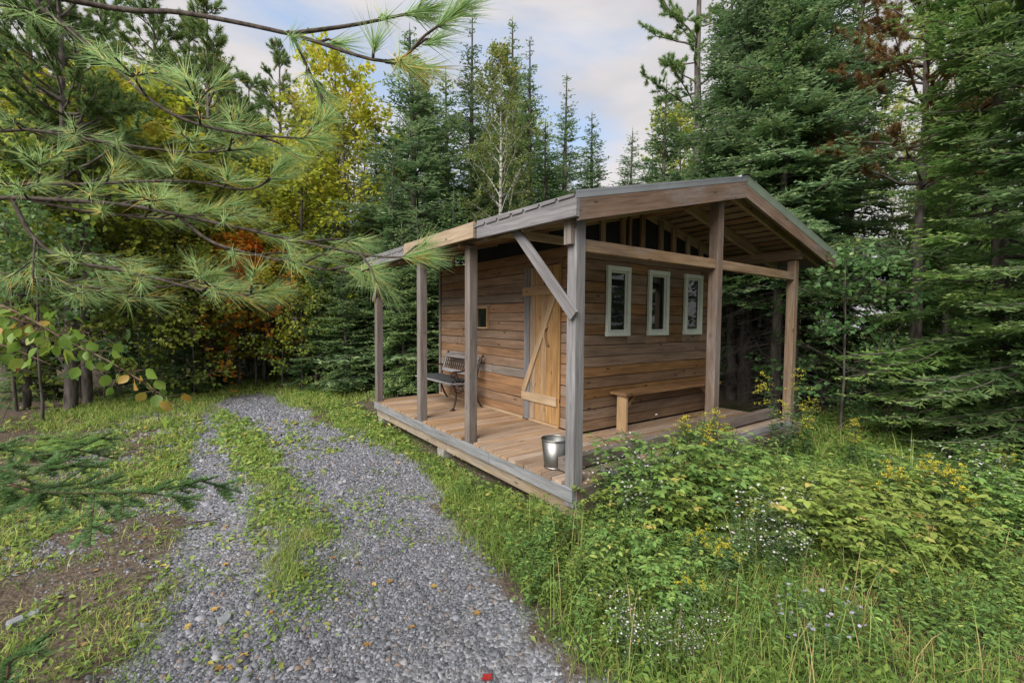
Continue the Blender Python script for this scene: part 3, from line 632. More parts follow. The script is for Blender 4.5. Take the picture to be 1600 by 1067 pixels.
def bark(name, a, b_, sc=9, birch=False):
    m, t, b = newmat(name); l = t.links.new; co = N(t, 'ShaderNodeTexCoord'); mp = N(t, 'ShaderNodeMapping'); mp.inputs['Scale'].default_value = (1, 1, 3.5) if birch else (1, 1, .3); l(co.outputs['Object'], mp.inputs[0])
    n = N(t, 'ShaderNodeTexNoise'); n.inputs['Scale'].default_value = sc; n.inputs['Detail'].default_value = 6; l(mp.outputs[0], n.inputs[0])
    r = ramp(t, [(.35, a), (.5 if birch else .65, b_)], n.outputs[0]); l(r.outputs[0], b.inputs['Base Color']); b.inputs['Roughness'].default_value = .9; b.inputs['Specular IOR Level'].default_value = .1
    bp = N(t, 'ShaderNodeBump'); bp.inputs['Strength'].default_value = .6; bp.inputs['Distance'].default_value = .02; l(n.outputs[0], bp.inputs['Height']); l(bp.outputs[0], b.inputs['Normal']); return m
B_FIR = bark('fir_bark', (.045, .038, .032), (.14, .125, .11)); B_GREY = bark('dead_wood', (.09, .082, .075), (.24, .225, .21)); B_BIRCH = bark('birch_bark', (.10, .09, .08), (.48, .46, .42), 7, True)
B_PINE = bark('pine_bark', (.06, .048, .042), (.19, .165, .15)); B_TWIG = bark('twig_bark', (.07, .045, .03), (.17, .12, .085), 30)
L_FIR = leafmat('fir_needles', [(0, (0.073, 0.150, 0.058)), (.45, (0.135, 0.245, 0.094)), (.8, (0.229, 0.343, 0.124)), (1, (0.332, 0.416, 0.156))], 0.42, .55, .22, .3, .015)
L_FIRB = leafmat('fir_needles_bluish', [(0, (.075, .135, .060)), (.45, (.135, .225, .102)), (.8, (.215, .305, .145)), (1, (.29, .36, .165))], 0.38, .55, .2, .3, .01)
L_FIRG = leafmat('fir_needles_fresh', [(0, (0.079, 0.176, 0.052)), (.45, (0.156, 0.290, 0.079)), (.8, (0.259, 0.415, 0.114)), (1, (0.373, 0.477, 0.146))], 0.42, .5, .18, .3, .012)
L_PINE = leafmat('pine_needles', [(0, (0.098, 0.176, 0.055)), (.5, (0.195, 0.302, 0.094)), (.82, (0.293, 0.390, 0.146)), (.88, (0.507, 0.370, 0.098)), (1, (0.585, 0.332, 0.098))], 0.45, .45, .12, .35, .01)
L_BROWN = leafmat('pine_needles_browned', [(0, (0.125, 0.106, 0.035)), (.4, (0.250, 0.163, 0.056)), (.7, (0.338, 0.200, 0.075)), (1, (0.125, 0.150, 0.050))], 0.4, .5, .1, .3, .01)
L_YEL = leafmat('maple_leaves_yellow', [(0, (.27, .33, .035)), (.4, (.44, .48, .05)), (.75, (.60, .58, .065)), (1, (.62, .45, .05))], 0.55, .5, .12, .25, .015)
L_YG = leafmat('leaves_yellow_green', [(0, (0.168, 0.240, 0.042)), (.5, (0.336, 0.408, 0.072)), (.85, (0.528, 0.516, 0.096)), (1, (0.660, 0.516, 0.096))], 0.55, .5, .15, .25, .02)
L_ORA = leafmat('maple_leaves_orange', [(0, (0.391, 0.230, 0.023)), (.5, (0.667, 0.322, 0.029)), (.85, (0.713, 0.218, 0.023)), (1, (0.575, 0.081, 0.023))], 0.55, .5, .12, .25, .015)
L_GRN = leafmat('shrub_leaves', [(0, (0.060, 0.133, 0.041)), (.5, (0.117, 0.226, 0.070)), (.85, (0.188, 0.312, 0.094)), (1, (0.344, 0.375, 0.094))], 0.45, .45, .2, .4, .02)
L_ASP = leafmat('aspen_leaves', [(0, (0.108, 0.150, 0.042)), (.5, (0.204, 0.252, 0.072)), (.85, (0.360, 0.372, 0.096)), (1, (0.540, 0.432, 0.084))], 0.5, .5, .12, .3, .015)

def fir(seed, H, R, z0, spacing=.25, per=6, wfol=.032, twsp=.06, sub=.065, dead=0.0, sparse=1.0, droop=.18, shape=.85):
    r = np.random.default_rng(seed); lv = Leaves(); tubes = []
    hs = np.linspace(0, H, 10); lean = r.normal(0, .02, 2); trunk = [np.array([lean[0]*h, lean[1]*h, h]) for h in hs]; rb = H*.011+.02
    tubes.append((trunk, [rb*(1-.93*h/H) * (1.25 if h == 0 else 1) + .004 for h in hs]))
    if dead:
        for k in range(int(dead*28)):
            z = r.uniform(.35, z0+.4); a = r.uniform(0, 6.28); ln = r.uniform(.35, 1.5); e = r.uniform(-.35, .1); d = np.array([math.cos(a), math.sin(a), e])
            p0 = np.array([lean[0]*z, lean[1]*z, z]); pts = [p0 + d*ln*s + np.array([0, 0, -.12*ln*s*s]) + r.normal(0, .015, 3)*(s > 0) for s in (0, .35, .7, 1)]
            tubes.append((pts, [.011, .008, .005, .002]))
            for q in range(3):
                s = r.uniform(.3, .9); b0 = p0 + d*ln*s + np.array([0, 0, -.12*ln*s*s]); a2 = a + r.choice([-1, 1])*r.uniform(.5, 1.1); d2 = np.array([math.cos(a2), math.sin(a2), e-.1])
                tubes.append(([b0, b0+d2*ln*.2, b0+d2*ln*.38], [.005, .003, .001]))
    z = z0
    while z < H - .12:
        t = (z - z0)/(H - z0)
        for k in range(per if t < .85 else 4):
            if r.random() > sparse: continue
            a = r.uniform(0, 6.28); zz = z + r.uniform(-.1, .1)
            ln = (R*(1-t)**shape*r.uniform(.62, 1.12) + .10); ln = min(ln, max(.12, (H-zz)*1.1))
            e = math.radians(-12 + 52*t**1.3 + r.normal(0, 7)); n = max(4, int(ln/.14)); s = np.linspace(0, 1, n+1)
            hx = np.array([math.cos(a), math.sin(a), 0.]); side = np.array([-hx[1], hx[0], 0.])
            dr = droop*ln*(1-t); pz = np.sin(e)*ln*s - dr*np.sin(s*np.pi*.5)*s + dr*.85*s**3
            ax = np.array([lean[0]*zz, lean[1]*zz, zz]) + hx*(ln*s*math.cos(e))[:, None] + np.array([0, 0, 1])*pz[:, None] + side*(r.normal(0, .05)*ln*s**2)[:, None]
            tubes.append((ax[::max(1, n//3)], np.linspace(.006+.010*ln, .002, len(ax[::max(1, n//3)]))))
            # twigs
            m = max(3, int(ln*.9/twsp)); st = np.linspace(.10, .99, m) + r.normal(0, .01, m); st = np.clip(st, .05, 1)
            bp_ = np.stack([np.interp(st, s, ax[:, i]) for i in range(3)], 1)
            tl = np.clip(.42*ln*(1-st)**.75*(.55+.45*np.sin(np.pi*np.clip(st*1.4, 0, 1)))+.07, .05, .55)*r.uniform(.7, 1.2, m)
            sg = np.where(np.arange(m) % 2, 1, -1); an = np.radians(r.normal(56, 9, m))*sg
            tg = unit(np.gradient(ax, axis=0)); tg = np.stack([np.interp(st, s, tg[:, i]) for i in range(3)], 1); sv = unit(np.cross(np.array([0, 0, 1.]), tg))
            td = unit(tg*np.cos(an)[:, None] + sv*np.sin(an)[:, None] + np.array([0, 0, 1.])*r.normal(-.06, .14, m)[:, None])
            nr = np.array([0, 0, 1.]) + r.normal(0, .35, (m, 3))
            tip = .25 + .5*st + r.normal(0, .13, m)
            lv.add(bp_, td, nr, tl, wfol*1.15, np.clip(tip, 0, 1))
            # sub twigs
            ks = np.maximum(1, (tl/sub)).astype(int)*2; ii = np.repeat(np.arange(m), ks)
            if len(ii):
                u = r.uniform(.12, .97, len(ii)); b2 = bp_[ii] + td[ii]*(tl[ii]*u)[:, None]; s2 = r.choice([-1., 1.], len(ii)); a2 = np.radians(r.normal(48, 10, len(ii)))*s2
                sv2 = unit(np.cross(np.array([0, 0, 1.]), td[ii])); d2 = unit(td[ii]*np.cos(a2)[:, None] + sv2*np.sin(a2)[:, None] + np.array([0, 0, 1.])*r.normal(-.02, .22, len(ii))[:, None])
                l2 = np.clip(.48*tl[ii]*(1-u)+.05, .045, .2)*r.uniform(.75, 1.25, len(ii))
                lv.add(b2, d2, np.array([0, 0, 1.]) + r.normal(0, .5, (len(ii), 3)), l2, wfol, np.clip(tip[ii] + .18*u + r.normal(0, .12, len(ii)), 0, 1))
        z += spacing*r.uniform(.8, 1.2)*(1-.35*t)
    # leader
    lv.add(np.array([[lean[0]*H, lean[1]*H, H-.3+.1*k] for k in range(4)]), np.tile([[0, 0, 1.]], (4, 1)), r.normal(0, 1, (4, 3)), .22, wfol, .8)
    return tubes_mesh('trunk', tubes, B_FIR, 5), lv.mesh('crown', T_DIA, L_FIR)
def pine(seed, H, R, z0, per=4, spacing=.7, tuft=26, nl=.13, nw=.012, crooked=.1):
    r = np.random.default_rng(seed); lv = Leaves(); tubes = []; ks = 9
    wob = np.cumsum(r.normal(0, crooked*.25, (ks, 2)), 0); hs = np.linspace(0, H, ks); trunk = np.array([[wob[i, 0]*(i > 0), wob[i, 1]*(i > 0), hs[i]] for i in range(ks)])
    tubes.append((list(trunk), [(H*.011+.02)*(1-.9*h/H)+.006 for h in hs]))
    def tp(z): return np.array([np.interp(z, hs, trunk[:, 0]), np.interp(z, hs, trunk[:, 1]), z])
    z = z0
    while z < H:
        t = (z-z0)/(H-z0)
        for k in range(per):
            a = r.uniform(0, 6.28); ln = R*(1-.82*t**1.4)*r.uniform(.55, 1.1); e = math.radians(r.normal(8+38*t, 9)); hx = np.array([math.cos(a), math.sin(a), 0])
            s = np.linspace(0, 1, 7); ax = tp(min(H, z+r.uniform(-.15, .15))) + hx*(ln*s*math.cos(e))[:, None] + np.array([0, 0, 1])*(math.sin(e)*ln*s + .10*ln*s**2)[:, None] + np.cumsum(r.normal(0, .02*ln, (7, 3)), 0)*(s > 0)[:, None]
            tubes.append((list(ax), np.linspace(.012+.012*ln, .004, 7)))
            for q in range(int(5+ln*7)):
                u = r.uniform(.28, 1); b0 = np.array([np.interp(u, s, ax[:, i]) for i in range(3)]); tg = unit(ax[-1]-ax[2]); d = unit(tg + r.normal(0, .55, 3) + np.array([0, 0, .25])); l2 = r.uniform(.15, .5)*(1.15-.5*u)
                tubes.append(([b0, b0+d*l2*.5, b0+d*l2], [.006, .004, .002]))
                for v in (.55, .8, 1.0):
                    n = tuft; base = np.tile(b0+d*l2*v, (n, 1)) - d*r.uniform(0, .06, (n, 1)); nd = unit(d*r.uniform(.25, 1.1, (n, 1)) + r.normal(0, .5, (n, 3)))
                    lv.add(base, nd, r.normal(0, 1, (n, 3)), nl*r.uniform(.7, 1.1, n), nw, np.clip(r.normal(.42, .17, n) + (.35 if r.random() < .06 else 0), 0, 1))
        z += spacing*r.uniform(.7, 1.3)
    return tubes_mesh('trunk', tubes, B_PINE, 5), lv.mesh('crown', T_NEED, L_PINE)
def broadleaf(seed, H, R, z0, limbs=26, twigs=9, leaves=12, lf=.07, up=.7, mat=None, barkm=None, tb=None, shape=1.0, droop=.0, T=T_FOLD):
    r = np.random.default_rng(seed); lv = Leaves(); tubes = []; ks = 10; hs = np.linspace(0, H*.96, ks); wob = np.cumsum(r.normal(0, .02*H/8, (ks, 2)), 0)
    trunk = np.array([[wob[i, 0]*(i > 0), wob[i, 1]*(i > 0), hs[i]] for i in range(ks)]); rb = tb or H*.009+.012
    tubes.append((list(trunk), [rb*(1-.92*h/H)+.004 for h in hs]))
    for k in range(limbs):
        t = ((k+r.random())/limbs)**.9; z = z0 + (H*.95-z0)*t; p0 = np.array([np.interp(z, hs, trunk[:, 0]), np.interp(z, hs, trunk[:, 1]), z]); a = k*2.4+r.normal(0, .4)
        ln = R*(math.sin(math.pi*(min(1, .22+.78*t)))**.7*.9+.22)*r.uniform(.7, 1.15)*shape; e = up + .35*t + r.normal(0, .15); d = np.array([math.cos(a)*math.cos(e), math.sin(a)*math.cos(e), math.sin(e)])
        s = np.linspace(0, 1, 5); ax = p0 + d*(ln*s)[:, None] + np.array([0, 0, -1])*(droop*ln*s**2)[:, None] + np.cumsum(r.normal(0, .03*ln, (5, 3)), 0)*(s > 0)[:, None]; tubes.append((list(ax), np.linspace(rb*.32*(1-.6*t), .003, 5)))
        for q in range(twigs):
            u = r.uniform(.25, 1); b0 = np.array([np.interp(u, s, ax[:, i]) for i in range(3)]); d2 = unit(d*.6 + r.normal(0, .6, 3) + np.array([0, 0, .1-droop])); l2 = ln*r.uniform(.22, .5)*(1.15-.6*u)+.08
            tubes.append(([b0, b0+d2*l2*.5, b0+d2*l2+np.array([0, 0, -.03])], [.005, .003, .001]))
            n = leaves; v = r.uniform(.2, 1.05, n); ps = b0 + d2*(l2*v)[:, None] + r.normal(0, .05, (n, 3))
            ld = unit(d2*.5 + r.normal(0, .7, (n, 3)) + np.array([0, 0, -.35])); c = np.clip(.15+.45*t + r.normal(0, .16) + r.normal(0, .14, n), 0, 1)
            lv.add(ps, ld, np.array([0, 0, 1.]) + r.normal(0, .55, (n, 3)), lf*r.uniform(.65, 1.15, n), lf*.78*r.uniform(.8, 1.1, n), c)
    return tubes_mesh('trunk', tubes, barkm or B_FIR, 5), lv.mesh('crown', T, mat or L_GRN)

PROTO = {}
def proto(key, meshes, H): PROTO[key] = (*meshes, H)
proto('fir_a', fir(1, 9.0, 2.35, .25, shape=.95, sparse=.82), 9.0)
proto('fir_b', fir(2, 10.5, 2.45, .7, sparse=.8, droop=.25, shape=1.0), 10.5)
proto('fir_c', fir(3, 5.0, 1.5, .12, spacing=.2), 5.0)
proto('spire', fir(4, 12.0, 2.3, 1.0, sparse=.75, spacing=.3, shape=1.1), 12.0)
proto('bare', fir(5, 11.0, 2.2, 3.0, dead=2.2, sparse=.85), 11.0)
proto('big', fir(6, 10.0, 2.5, .55, spacing=.3, per=6, wfol=.030, twsp=.055, sub=.058, droop=.30, dead=.7, shape=.7, sparse=.78), 10.0)
proto('pine_a', pine(7, 9.5, 2.2, 1.2, per=5, spacing=.55, nw=.016), 9.5)
proto('pine_b', pine(8, 12, 2.2, 2.2, per=5, spacing=.6, nw=.016), 12)
proto('pine_tall', pine(9, 16, 2.6, 7.8, per=3, spacing=.7, crooked=.16, tuft=36, nw=.017), 16)
proto('high', fir(20, 11.0, 2.5, 2.7, dead=3.2, shape=.95, sparse=.72), 11.0)
proto('pine_high', pine(21, 12, 2.7, 6.0, per=5, spacing=.5, nw=.017, tuft=34), 12)
L_SAP = leafmat('sapling_leaves', [(0, (.075, .155, .05)), (.5, (.14, .25, .085)), (.85, (.21, .32, .11)), (1, (.34, .36, .10))], .45, .45, .15, .4, .015)
proto('maple', broadleaf(10, 8.0, 2.0, 1.2, 34, 10, 15, .12, .55, L_YEL, B_FIR), 8.0)
proto('aspen', broadleaf(11, 9.5, 1.35, 2.0, 46, 10, 24, .075, .75, L_ASP, B_BIRCH), 9.5)
proto('sapling', broadleaf(12, 3.0, 1.15, .35, 22, 8, 10, .085, .35, L_GRN, B_FIR, tb=.017, droop=.15), 3.0)
proto('birch', broadleaf(13, 10, 1.8, 2.3, 36, 9, 16, .08, .6, L_YG, B_BIRCH), 10)
def tree(name, key, px, dist, label, cat, group=None, top=None, h=None, mat=None, bmat=None, rz=None, wide=1.0, pos=None):
    p = toward(px, dist) if pos is None else np.array([*pos, 0.]); tm, cm, H = PROTO[key]; dep = (p-CAM) @ FW
    if h is None: h = CAM[2] + (502 - top)/FPX*dep if top is not None else H
    s = h/H; rz = random.uniform(0, 6.28) if rz is None else rz
    z = float(hgt(p[0], p[1])) - .03
    e = bpy.data.objects.new(name, None); M = Matrix.Translation((p[0], p[1], z)) @ Matrix.Rotation(rz, 4, 'Z') @ Matrix.Diagonal((s*wide, s*wide, s, 1)); link(e, M); setp(e, label, cat, group)
    for nm, mm, ov in (('trunk', tm, bmat), ('crown', cm, mat)):
        o = bpy.data.objects.new(nm, mm); link(o, M, e)
        if ov: o.material_slots[0].link = 'OBJECT'; o.material_slots[0].material = ov
    return e
G1 = 'conifers rising behind the cabin roof'
def fr_(px, key, dist, top, label, grp, mat=None, **k): return tree('fir_tree', key, px, dist, label, 'tree', grp, top=top, mat=mat, **k)
LB = 'slim spire-topped conifer rising above the cabin roof against the sky'
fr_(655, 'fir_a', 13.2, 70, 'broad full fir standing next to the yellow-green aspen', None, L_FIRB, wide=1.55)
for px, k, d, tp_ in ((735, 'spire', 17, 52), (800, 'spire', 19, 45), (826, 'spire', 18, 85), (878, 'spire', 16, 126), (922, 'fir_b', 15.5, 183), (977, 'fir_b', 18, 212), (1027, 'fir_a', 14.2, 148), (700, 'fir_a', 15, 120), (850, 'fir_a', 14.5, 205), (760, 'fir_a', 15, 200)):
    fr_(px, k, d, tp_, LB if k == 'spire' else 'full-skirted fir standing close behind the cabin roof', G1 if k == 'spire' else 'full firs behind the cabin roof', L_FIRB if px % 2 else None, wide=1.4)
tree('aspen_tree', 'aspen', 777, 12.6, 'slender aspen with pale trunk and yellow-green leaves behind the cabin', 'tree', top=72)
tree('maple_tree', 'maple', 1056, 19, 'yellow-green deciduous tree behind the conifers over the roof ridge', 'tree', top=175, mat=L_YG)
tree('pine_tree', 'pine_tall', 1086, 13.5, 'tall pine with a bare leaning trunk above the gable', 'tree', top=-190)
G2 = 'tall firs beside the gable end'; LB2 = 'tall dense fir towering over the gable end of the cabin'
for px, d, tp_, k, lb in ((1168, 11.2, -190, 'high', 'tall dense fir rising straight behind the roof peak of the gable'), (1240, 10.6, -260, 'high', 'tall fir standing close behind the low eave and end porch post'), (1315, 12.5, -120, 'fir_a', 'tall dense fir just beyond the leafy sapling by the porch'), (1130, 14, 60, 'spire', 'narrow fir squeezed between the bare pine trunk and the dense firs')): fr_(px, k, d, tp_, lb, G2, L_FIRB if px < 1300 else None, wide=.95)
G3 = 'bare-trunked spruces beside the porch'; LB3 = 'spruce with dead grey lower branches in the dark gap between two porch posts'
for px, d in ((1147, 11.4), (1178, 14), (1212, 10.2), (1195, 16.5), (1262, 13), (1160, 18)): fr_(px, 'bare', d, -60, LB3, G3)
G4 = 'firs along the right of the clearing'; LB4 = 'big fir with layered drooping boughs on the far side of the weedy clearing'
LBS = {1575: 'huge fir with layered fresh green boughs drooping to the weeds', 1690: 'huge fir crowding in beside the layered one at the clearing edge', 1480: 'middling fresh green fir under the pale birch trunk', 1440: 'fresh green fir below the bright gap of sky', 1530: 'dark fir behind the huge layered fir', 1452: 'slim fir behind the pine with rusty needles'}
for px, d, tp_, k in ((1575, 8.6, -330, 'big'), (1690, 7.6, -300, 'big'), (1480, 11.5, 190, 'big'), (1440, 13.2, 300, 'big'), (1530, 12.8, 60, 'big'), (1452, 16, 120, 'fir_b')): fr_(px, k, d, tp_, LBS[px], G4, L_FIRG if px in (1575, 1440, 1480) else None)
tree('birch_tree', 'birch', 1466, 13.5, 'thin birch with a pale trunk among the firs at the clearing', 'tree', top=10)
tree('birch_tree', 'birch', 1395, 19, 'loose yellowing birch seen through the gap in the firs', 'tree', top=150)
tree('pine_tree', 'pine_high', 1425, 10.4, 'pine with rusty browned needles high over the clearing', 'tree', top=-90, mat=L_BROWN)
tree('sapling', 'sapling', 1322, 8.6, 'leafy green sapling growing just past the end porch post', 'sapling', h=2.9, wide=1.2, mat=L_SAP)
tree('sapling', 'sapling', 1395, 8.8, 'low leafy shrub between the porch and the big firs', 'sapling', h=1.6, wide=1.3, mat=L_SAP)
# left of the cabin
G5 = 'young firs along the track'; LB5 = 'young fir growing beside the track near the end of the porch'
for px, d, tp_, k in ((492, 12.3, 385, 'fir_c'), (545, 11.6, 400, 'fir_c'), (515, 14, 330, 'fir_c'), (572, 13, 300, 'fir_c'), (612, 12, 240, 'fir_a'), (590, 15, 190, 'fir_b'), (468, 14.5, 420, 'fir_c'), (632, 10.8, 360, 'fir_c'), (665, 10.9, 330, 'fir_c'), (700, 11.6, 300, 'fir_c')): fr_(px, k, d, tp_, LB5, G5)
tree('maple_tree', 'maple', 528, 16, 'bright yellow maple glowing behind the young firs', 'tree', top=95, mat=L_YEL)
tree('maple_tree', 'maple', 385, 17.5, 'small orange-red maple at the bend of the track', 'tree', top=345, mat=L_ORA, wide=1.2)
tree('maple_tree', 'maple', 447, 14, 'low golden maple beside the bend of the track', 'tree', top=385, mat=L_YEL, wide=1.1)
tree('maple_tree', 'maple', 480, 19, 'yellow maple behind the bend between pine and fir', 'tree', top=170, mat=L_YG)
G6 = 'dark firs at the bend'; LB6 = 'low dark fir closing off the bend of the track'
for px, d, tp_, k in ((235, 12.2, 470, 'fir_c'), (285, 13, 478, 'fir_c'), (330, 13.6, 475, 'fir_c'), (375, 14.6, 480, 'fir_c'), (415, 15.5, 470, 'fir_c'), (190, 13.4, 430, 'fir_c'), (60, 14, 380, 'fir_c'), (440, 16, 455, 'fir_c')): fr_(px, k, d, tp_, LB6, G6)
G7 = 'pines on the left side'; LB7 = 'green pine standing behind the overhanging boughs'
for px, d, tp_, k in ((335, 16, 40, 'pine_a'), (255, 17, 20, 'pine_a'), (165, 18, -20, 'pine_b'), (445, 21, 100, 'pine_b'), (60, 15, -60, 'pine_a'), (300, 18, 60, 'pine_b'), (395, 19, 150, 'pine_a')): tree('pine_tree', k, px, d, LB7 if d < 17.5 else 'distant green pine top showing beyond the nearer pines', 'tree', G7 if d < 17.5 else 'distant pines', top=tp_)
tree('pine_tree', 'pine_high', 104, 12.0, 'pine with a stout dark bare trunk left of the track', 'tree', top=-80)
tree('pine_tree', 'pine_high', 133, 12.6, 'thinner bare-trunked pine next to the stout one left of the track', 'tree', top=60)
for px, d, h_, mt, lb in ((300, 12.6, 3.4, L_YG, 'leafy yellow-green sapling before the dark firs at the bend'), (215, 12.2, 3.0, L_YG, 'yellow-green sapling beside the thin bare trunk'), (352, 14, 4.2, L_YEL, 'yellow sapling glowing at the inside of the bend'), (398, 13.2, 3.8, L_ORA, 'orange sapling at the bend beneath the pine tips'), (440, 13, 3.3, L_YEL, 'golden sapling beside the young firs'), (60, 11, 3.6, L_SAP, 'green sapling left of the stout bare trunk'), (160, 13, 4.4, L_YG, 'tall yellow-green sapling behind the bare trunks'), (262, 14.5, 5.0, L_YEL, 'tall yellow sapling behind the low green ones'), (470, 12.2, 2.6, L_YG, 'small yellow-green sapling at the foot of the young firs'), (20, 12.5, 5.0, L_YG, 'yellowing sapling past the hanging birch twig')):
    tree('sapling', 'sapling', px, d, lb, 'sapling', h=h_, mat=mt, wide=1.05)
G10 = 'turning saplings in the left wood'
for px, d, tp_, mt in ((35, 12.6, 230, L_YG), (120, 13.4, 170, L_YG), (205, 13.6, 200, L_YG), (275, 13.8, 215, L_YEL), (310, 18, 170, L_YG), (340, 14, 260, L_YG), (300, 13, 400, L_YG), (225, 15.5, 140, L_YEL), (412, 13.8, 330, L_YEL), (372, 13.4, 370, L_ORA), (470, 14.2, 230, L_YEL), (545, 15, 170, L_YEL), (80, 15, 120, L_YEL), (405, 21, 250, L_YEL), (440, 17, 300, L_YEL), (10, 18, 120, L_YG), (150, 21, 120, L_YEL), (240, 22, 140, L_YG), (365, 23, 180, L_YG), (500, 20, 230, L_YEL)):
    tree('maple_tree', 'maple', px, d, {L_YG: 'turning yellow-green maple in the wood left of the drive', L_YEL: 'clear yellow maple in the wood left of the drive', L_ORA: 'orange maple low in the wood left of the drive'}[mt], 'tree', {L_YG: G10, L_YEL: 'yellow maples in the left wood', L_ORA: 'orange maples'}[mt], top=tp_, mat=mt, wide=1.25)
# the wood behind
sky_px = [-200, 0, 300, 350, 420, 480, 560, 620, 700, 760, 840, 880, 905, 950, 975, 1010, 1050, 1100, 1130, 1200, 1370, 1400, 1430, 1500, 1800]; sky_py = [40, 60, 60, 90, 160, 170, 190, 130, 130, 110, 120, 170, 215, 275, 240, 215, 210, 200, 110, 20, 150, 230, 150, 40, 20]
rr = random.Random(17); G8 = 'conifers deep in the wood'; G9 = 'broadleaf trees deep in the wood'
for k in range(74):
    px = -110 + 1890*((k*.618) % 1); d = rr.uniform(20, 34) + (4 if px < 450 else 0); tp_ = np.interp(px, sky_px, sky_py) + rr.uniform(0, 130)**1.0; q = rr.random()
    if 1335 < px < 1425 or ((px > 1230 or px < 470) and k % 2): continue
    if q < (.7 if px < 520 else .2): tree('birch_tree', rr.choice(['birch', 'aspen']), px, d, 'yellowing broadleaf tree deep in the wood behind the conifers', 'tree', G9, top=tp_)
    else: tree('fir_tree', rr.choice(['fir_a', 'fir_b', 'spire', 'bare', 'fir_a']), px, d, 'dark conifer deep in the wood behind the nearer trees', 'tree', G8, top=tp_)

# ---------------------------------------------------------------- grass and low growth
L_GRASS = leafmat('grass_blades', [(0, (0.089, 0.158, 0.039)), (.4, (0.186, 0.296, 0.062)), (.7, (0.343, 0.447, 0.103)), (.88, (0.522, 0.482, 0.179)), (1, (0.550, 0.392, 0.207))], .4, .5, .05, .3, .0)
def blades(name, x, y, h, w, tint, r, lean=.5, label='', cat='grass'):
    n = len(x); w = np.broadcast_to(w, n); z = hgt(x, y) - .008; az = r.uniform(0, 6.28, n); d = np.stack([np.cos(az), np.sin(az), np.zeros(n)], 1); s = np.stack([-np.sin(az), np.cos(az), np.zeros(n)], 1)
    tw = r.uniform(0, 3.14, n); s = s*np.cos(tw)[:, None] + d*np.sin(tw)[:, None]; ln = np.abs(r.normal(0, lean, n)) + .1; b0 = np.stack([x, y, z], 1); V = np.zeros((n, 7, 3)); up = np.array([0, 0, 1.])
    for k, (f, wf) in enumerate(((0, .8), (.4, 1), (.75, .7))):
        c = b0 + d*(h*ln*f**2)[:, None] + up*(h*(f - .35*np.minimum(ln, 1.3)*f**2))[:, None]; V[:, 2*k] = c - s*(w*wf/2)[:, None]; V[:, 2*k+1] = c + s*(w*wf/2)[:, None]
    V[:, 6] = b0 + d*(h*ln)[:, None] + up*(h*(1 - .42*np.minimum(ln, 1.5)))[:, None]
    i = (np.arange(n)*7)[:, None]; F = [i+np.array([[0, 1, 3, 2]]), i+np.array([[2, 3, 5, 4]]), i+np.array([[4, 5, 6]])]
    o = obj(name, mesh_np(name, V.reshape(-1, 3), F, L_GRASS, np.tile(tint, 3))); setp(o, label, cat, kind='stuff'); return o
def clumps(n, x0, x1, y0, y1, wfun, r, per=18, rad=.06):
    cx = r.uniform(x0, x1, n); cy = r.uniform(y0, y1, n); d = np.hypot(cx-CAM[0], cy-CAM[1]); k = in_view(cx, cy) & (r.random(n) < wfun(cx, cy)*np.clip(4.2/d, .12, 1)); cx, cy = cx[k], cy[k]
    hh = r.uniform(.6, 1.25, len(cx)); x = np.repeat(cx, per); y = np.repeat(cy, per); hh = np.repeat(hh, per); ct = np.repeat(r.normal(0, .12, len(cx)), per); m = len(x); x = x + r.normal(0, rad, m); y = y + r.normal(0, rad, m); ok = sdist(x, y, DECKP) < -.015
    return x[ok], y[ok], hh[ok], ct[ok]
r = np.random.default_rng(31)
def w_meadow(x, y):
    sd = sdist(x, y, TRACK); n = fbm(x*1.2, y*1.2, 41); return ((sd < -.02) & (x > -1.5) & (y < .6) & (y < .22*x+.6)).astype(float)*np.clip((8.5-x)/2.5, 0, 1)*np.clip((n-.10)/.22, .12, 1)*np.clip(.45 + (-sd)*1.4, 0, 1)
x, y, hh, ct = clumps(8000, -1.4, 8.5, -3.6, .8, w_meadow, r, 20, .07); d = np.hypot(x-CAM[0], y-CAM[1])
dry = np.clip((fbm(x*.9+2, y*.9, 44)-.44)/.12, 0, 1)*np.clip((x-.3)/.8, 0, 1)*np.clip((-1.2-y)/.5, 0, 1)
q0 = ground_at(1420, 975); q1 = ground_at(1540, 1010); q2 = ground_at(1330, 930)
for q, R in ((q0, .42), (q1, .38), (q2, .3)): dry = np.maximum(dry, np.clip(1.3 - np.hypot(x-q[0], y-q[1])/R, 0, 1))
keep = r.random(len(x)) > .55*dry; x, y, hh, ct, d, dry = x[keep], y[keep], hh[keep], ct[keep], d[keep], dry[keep]
blades('meadow_grass', x, y, hh*r.uniform(.07, .25, len(x))*(1-.5*dry), .0036*np.clip(d/3.2, 1, 2.6), np.clip(.38+ct+r.normal(0, .15, len(x)) + .5*(fbm(x*1.4, y*1.4, 47)-.4) + .7*dry*(r.random(len(x)) < .85) + .45*(r.random(len(x)) < .10), 0, 1), r, .55, 'long tangled grass filling the clearing beside the drive')
x, y, hh, ct = clumps(170, -1.0, 6, -3.4, .0, w_meadow, r, 9, .05); d = np.hypot(x-CAM[0], y-CAM[1])
blades('tall_grass', x, y, hh*r.uniform(.30, .55, len(x)), .0036*np.clip(d/3.2, 1, 2.2), np.clip(.6+ct+r.normal(0, .16, len(x)) + .35*(r.random(len(x)) < .3), 0, 1), r, .38, 'tall seeding grass stems standing above the clearing weeds')
def w_median(x, y): return np.clip((sdist(x, y, MEDIAN)+.05)/.15, 0, 1)*np.clip((fbm(x*2.6, y*2.6, 51)-.42)/.14, 0, 1)*np.where(y > 2.2, .55, 1)
x, y, hh, ct = clumps(7000, -2.7, -1.4, -.3, 8, w_median, r, 14, .045); d = np.hypot(x-CAM[0], y-CAM[1])
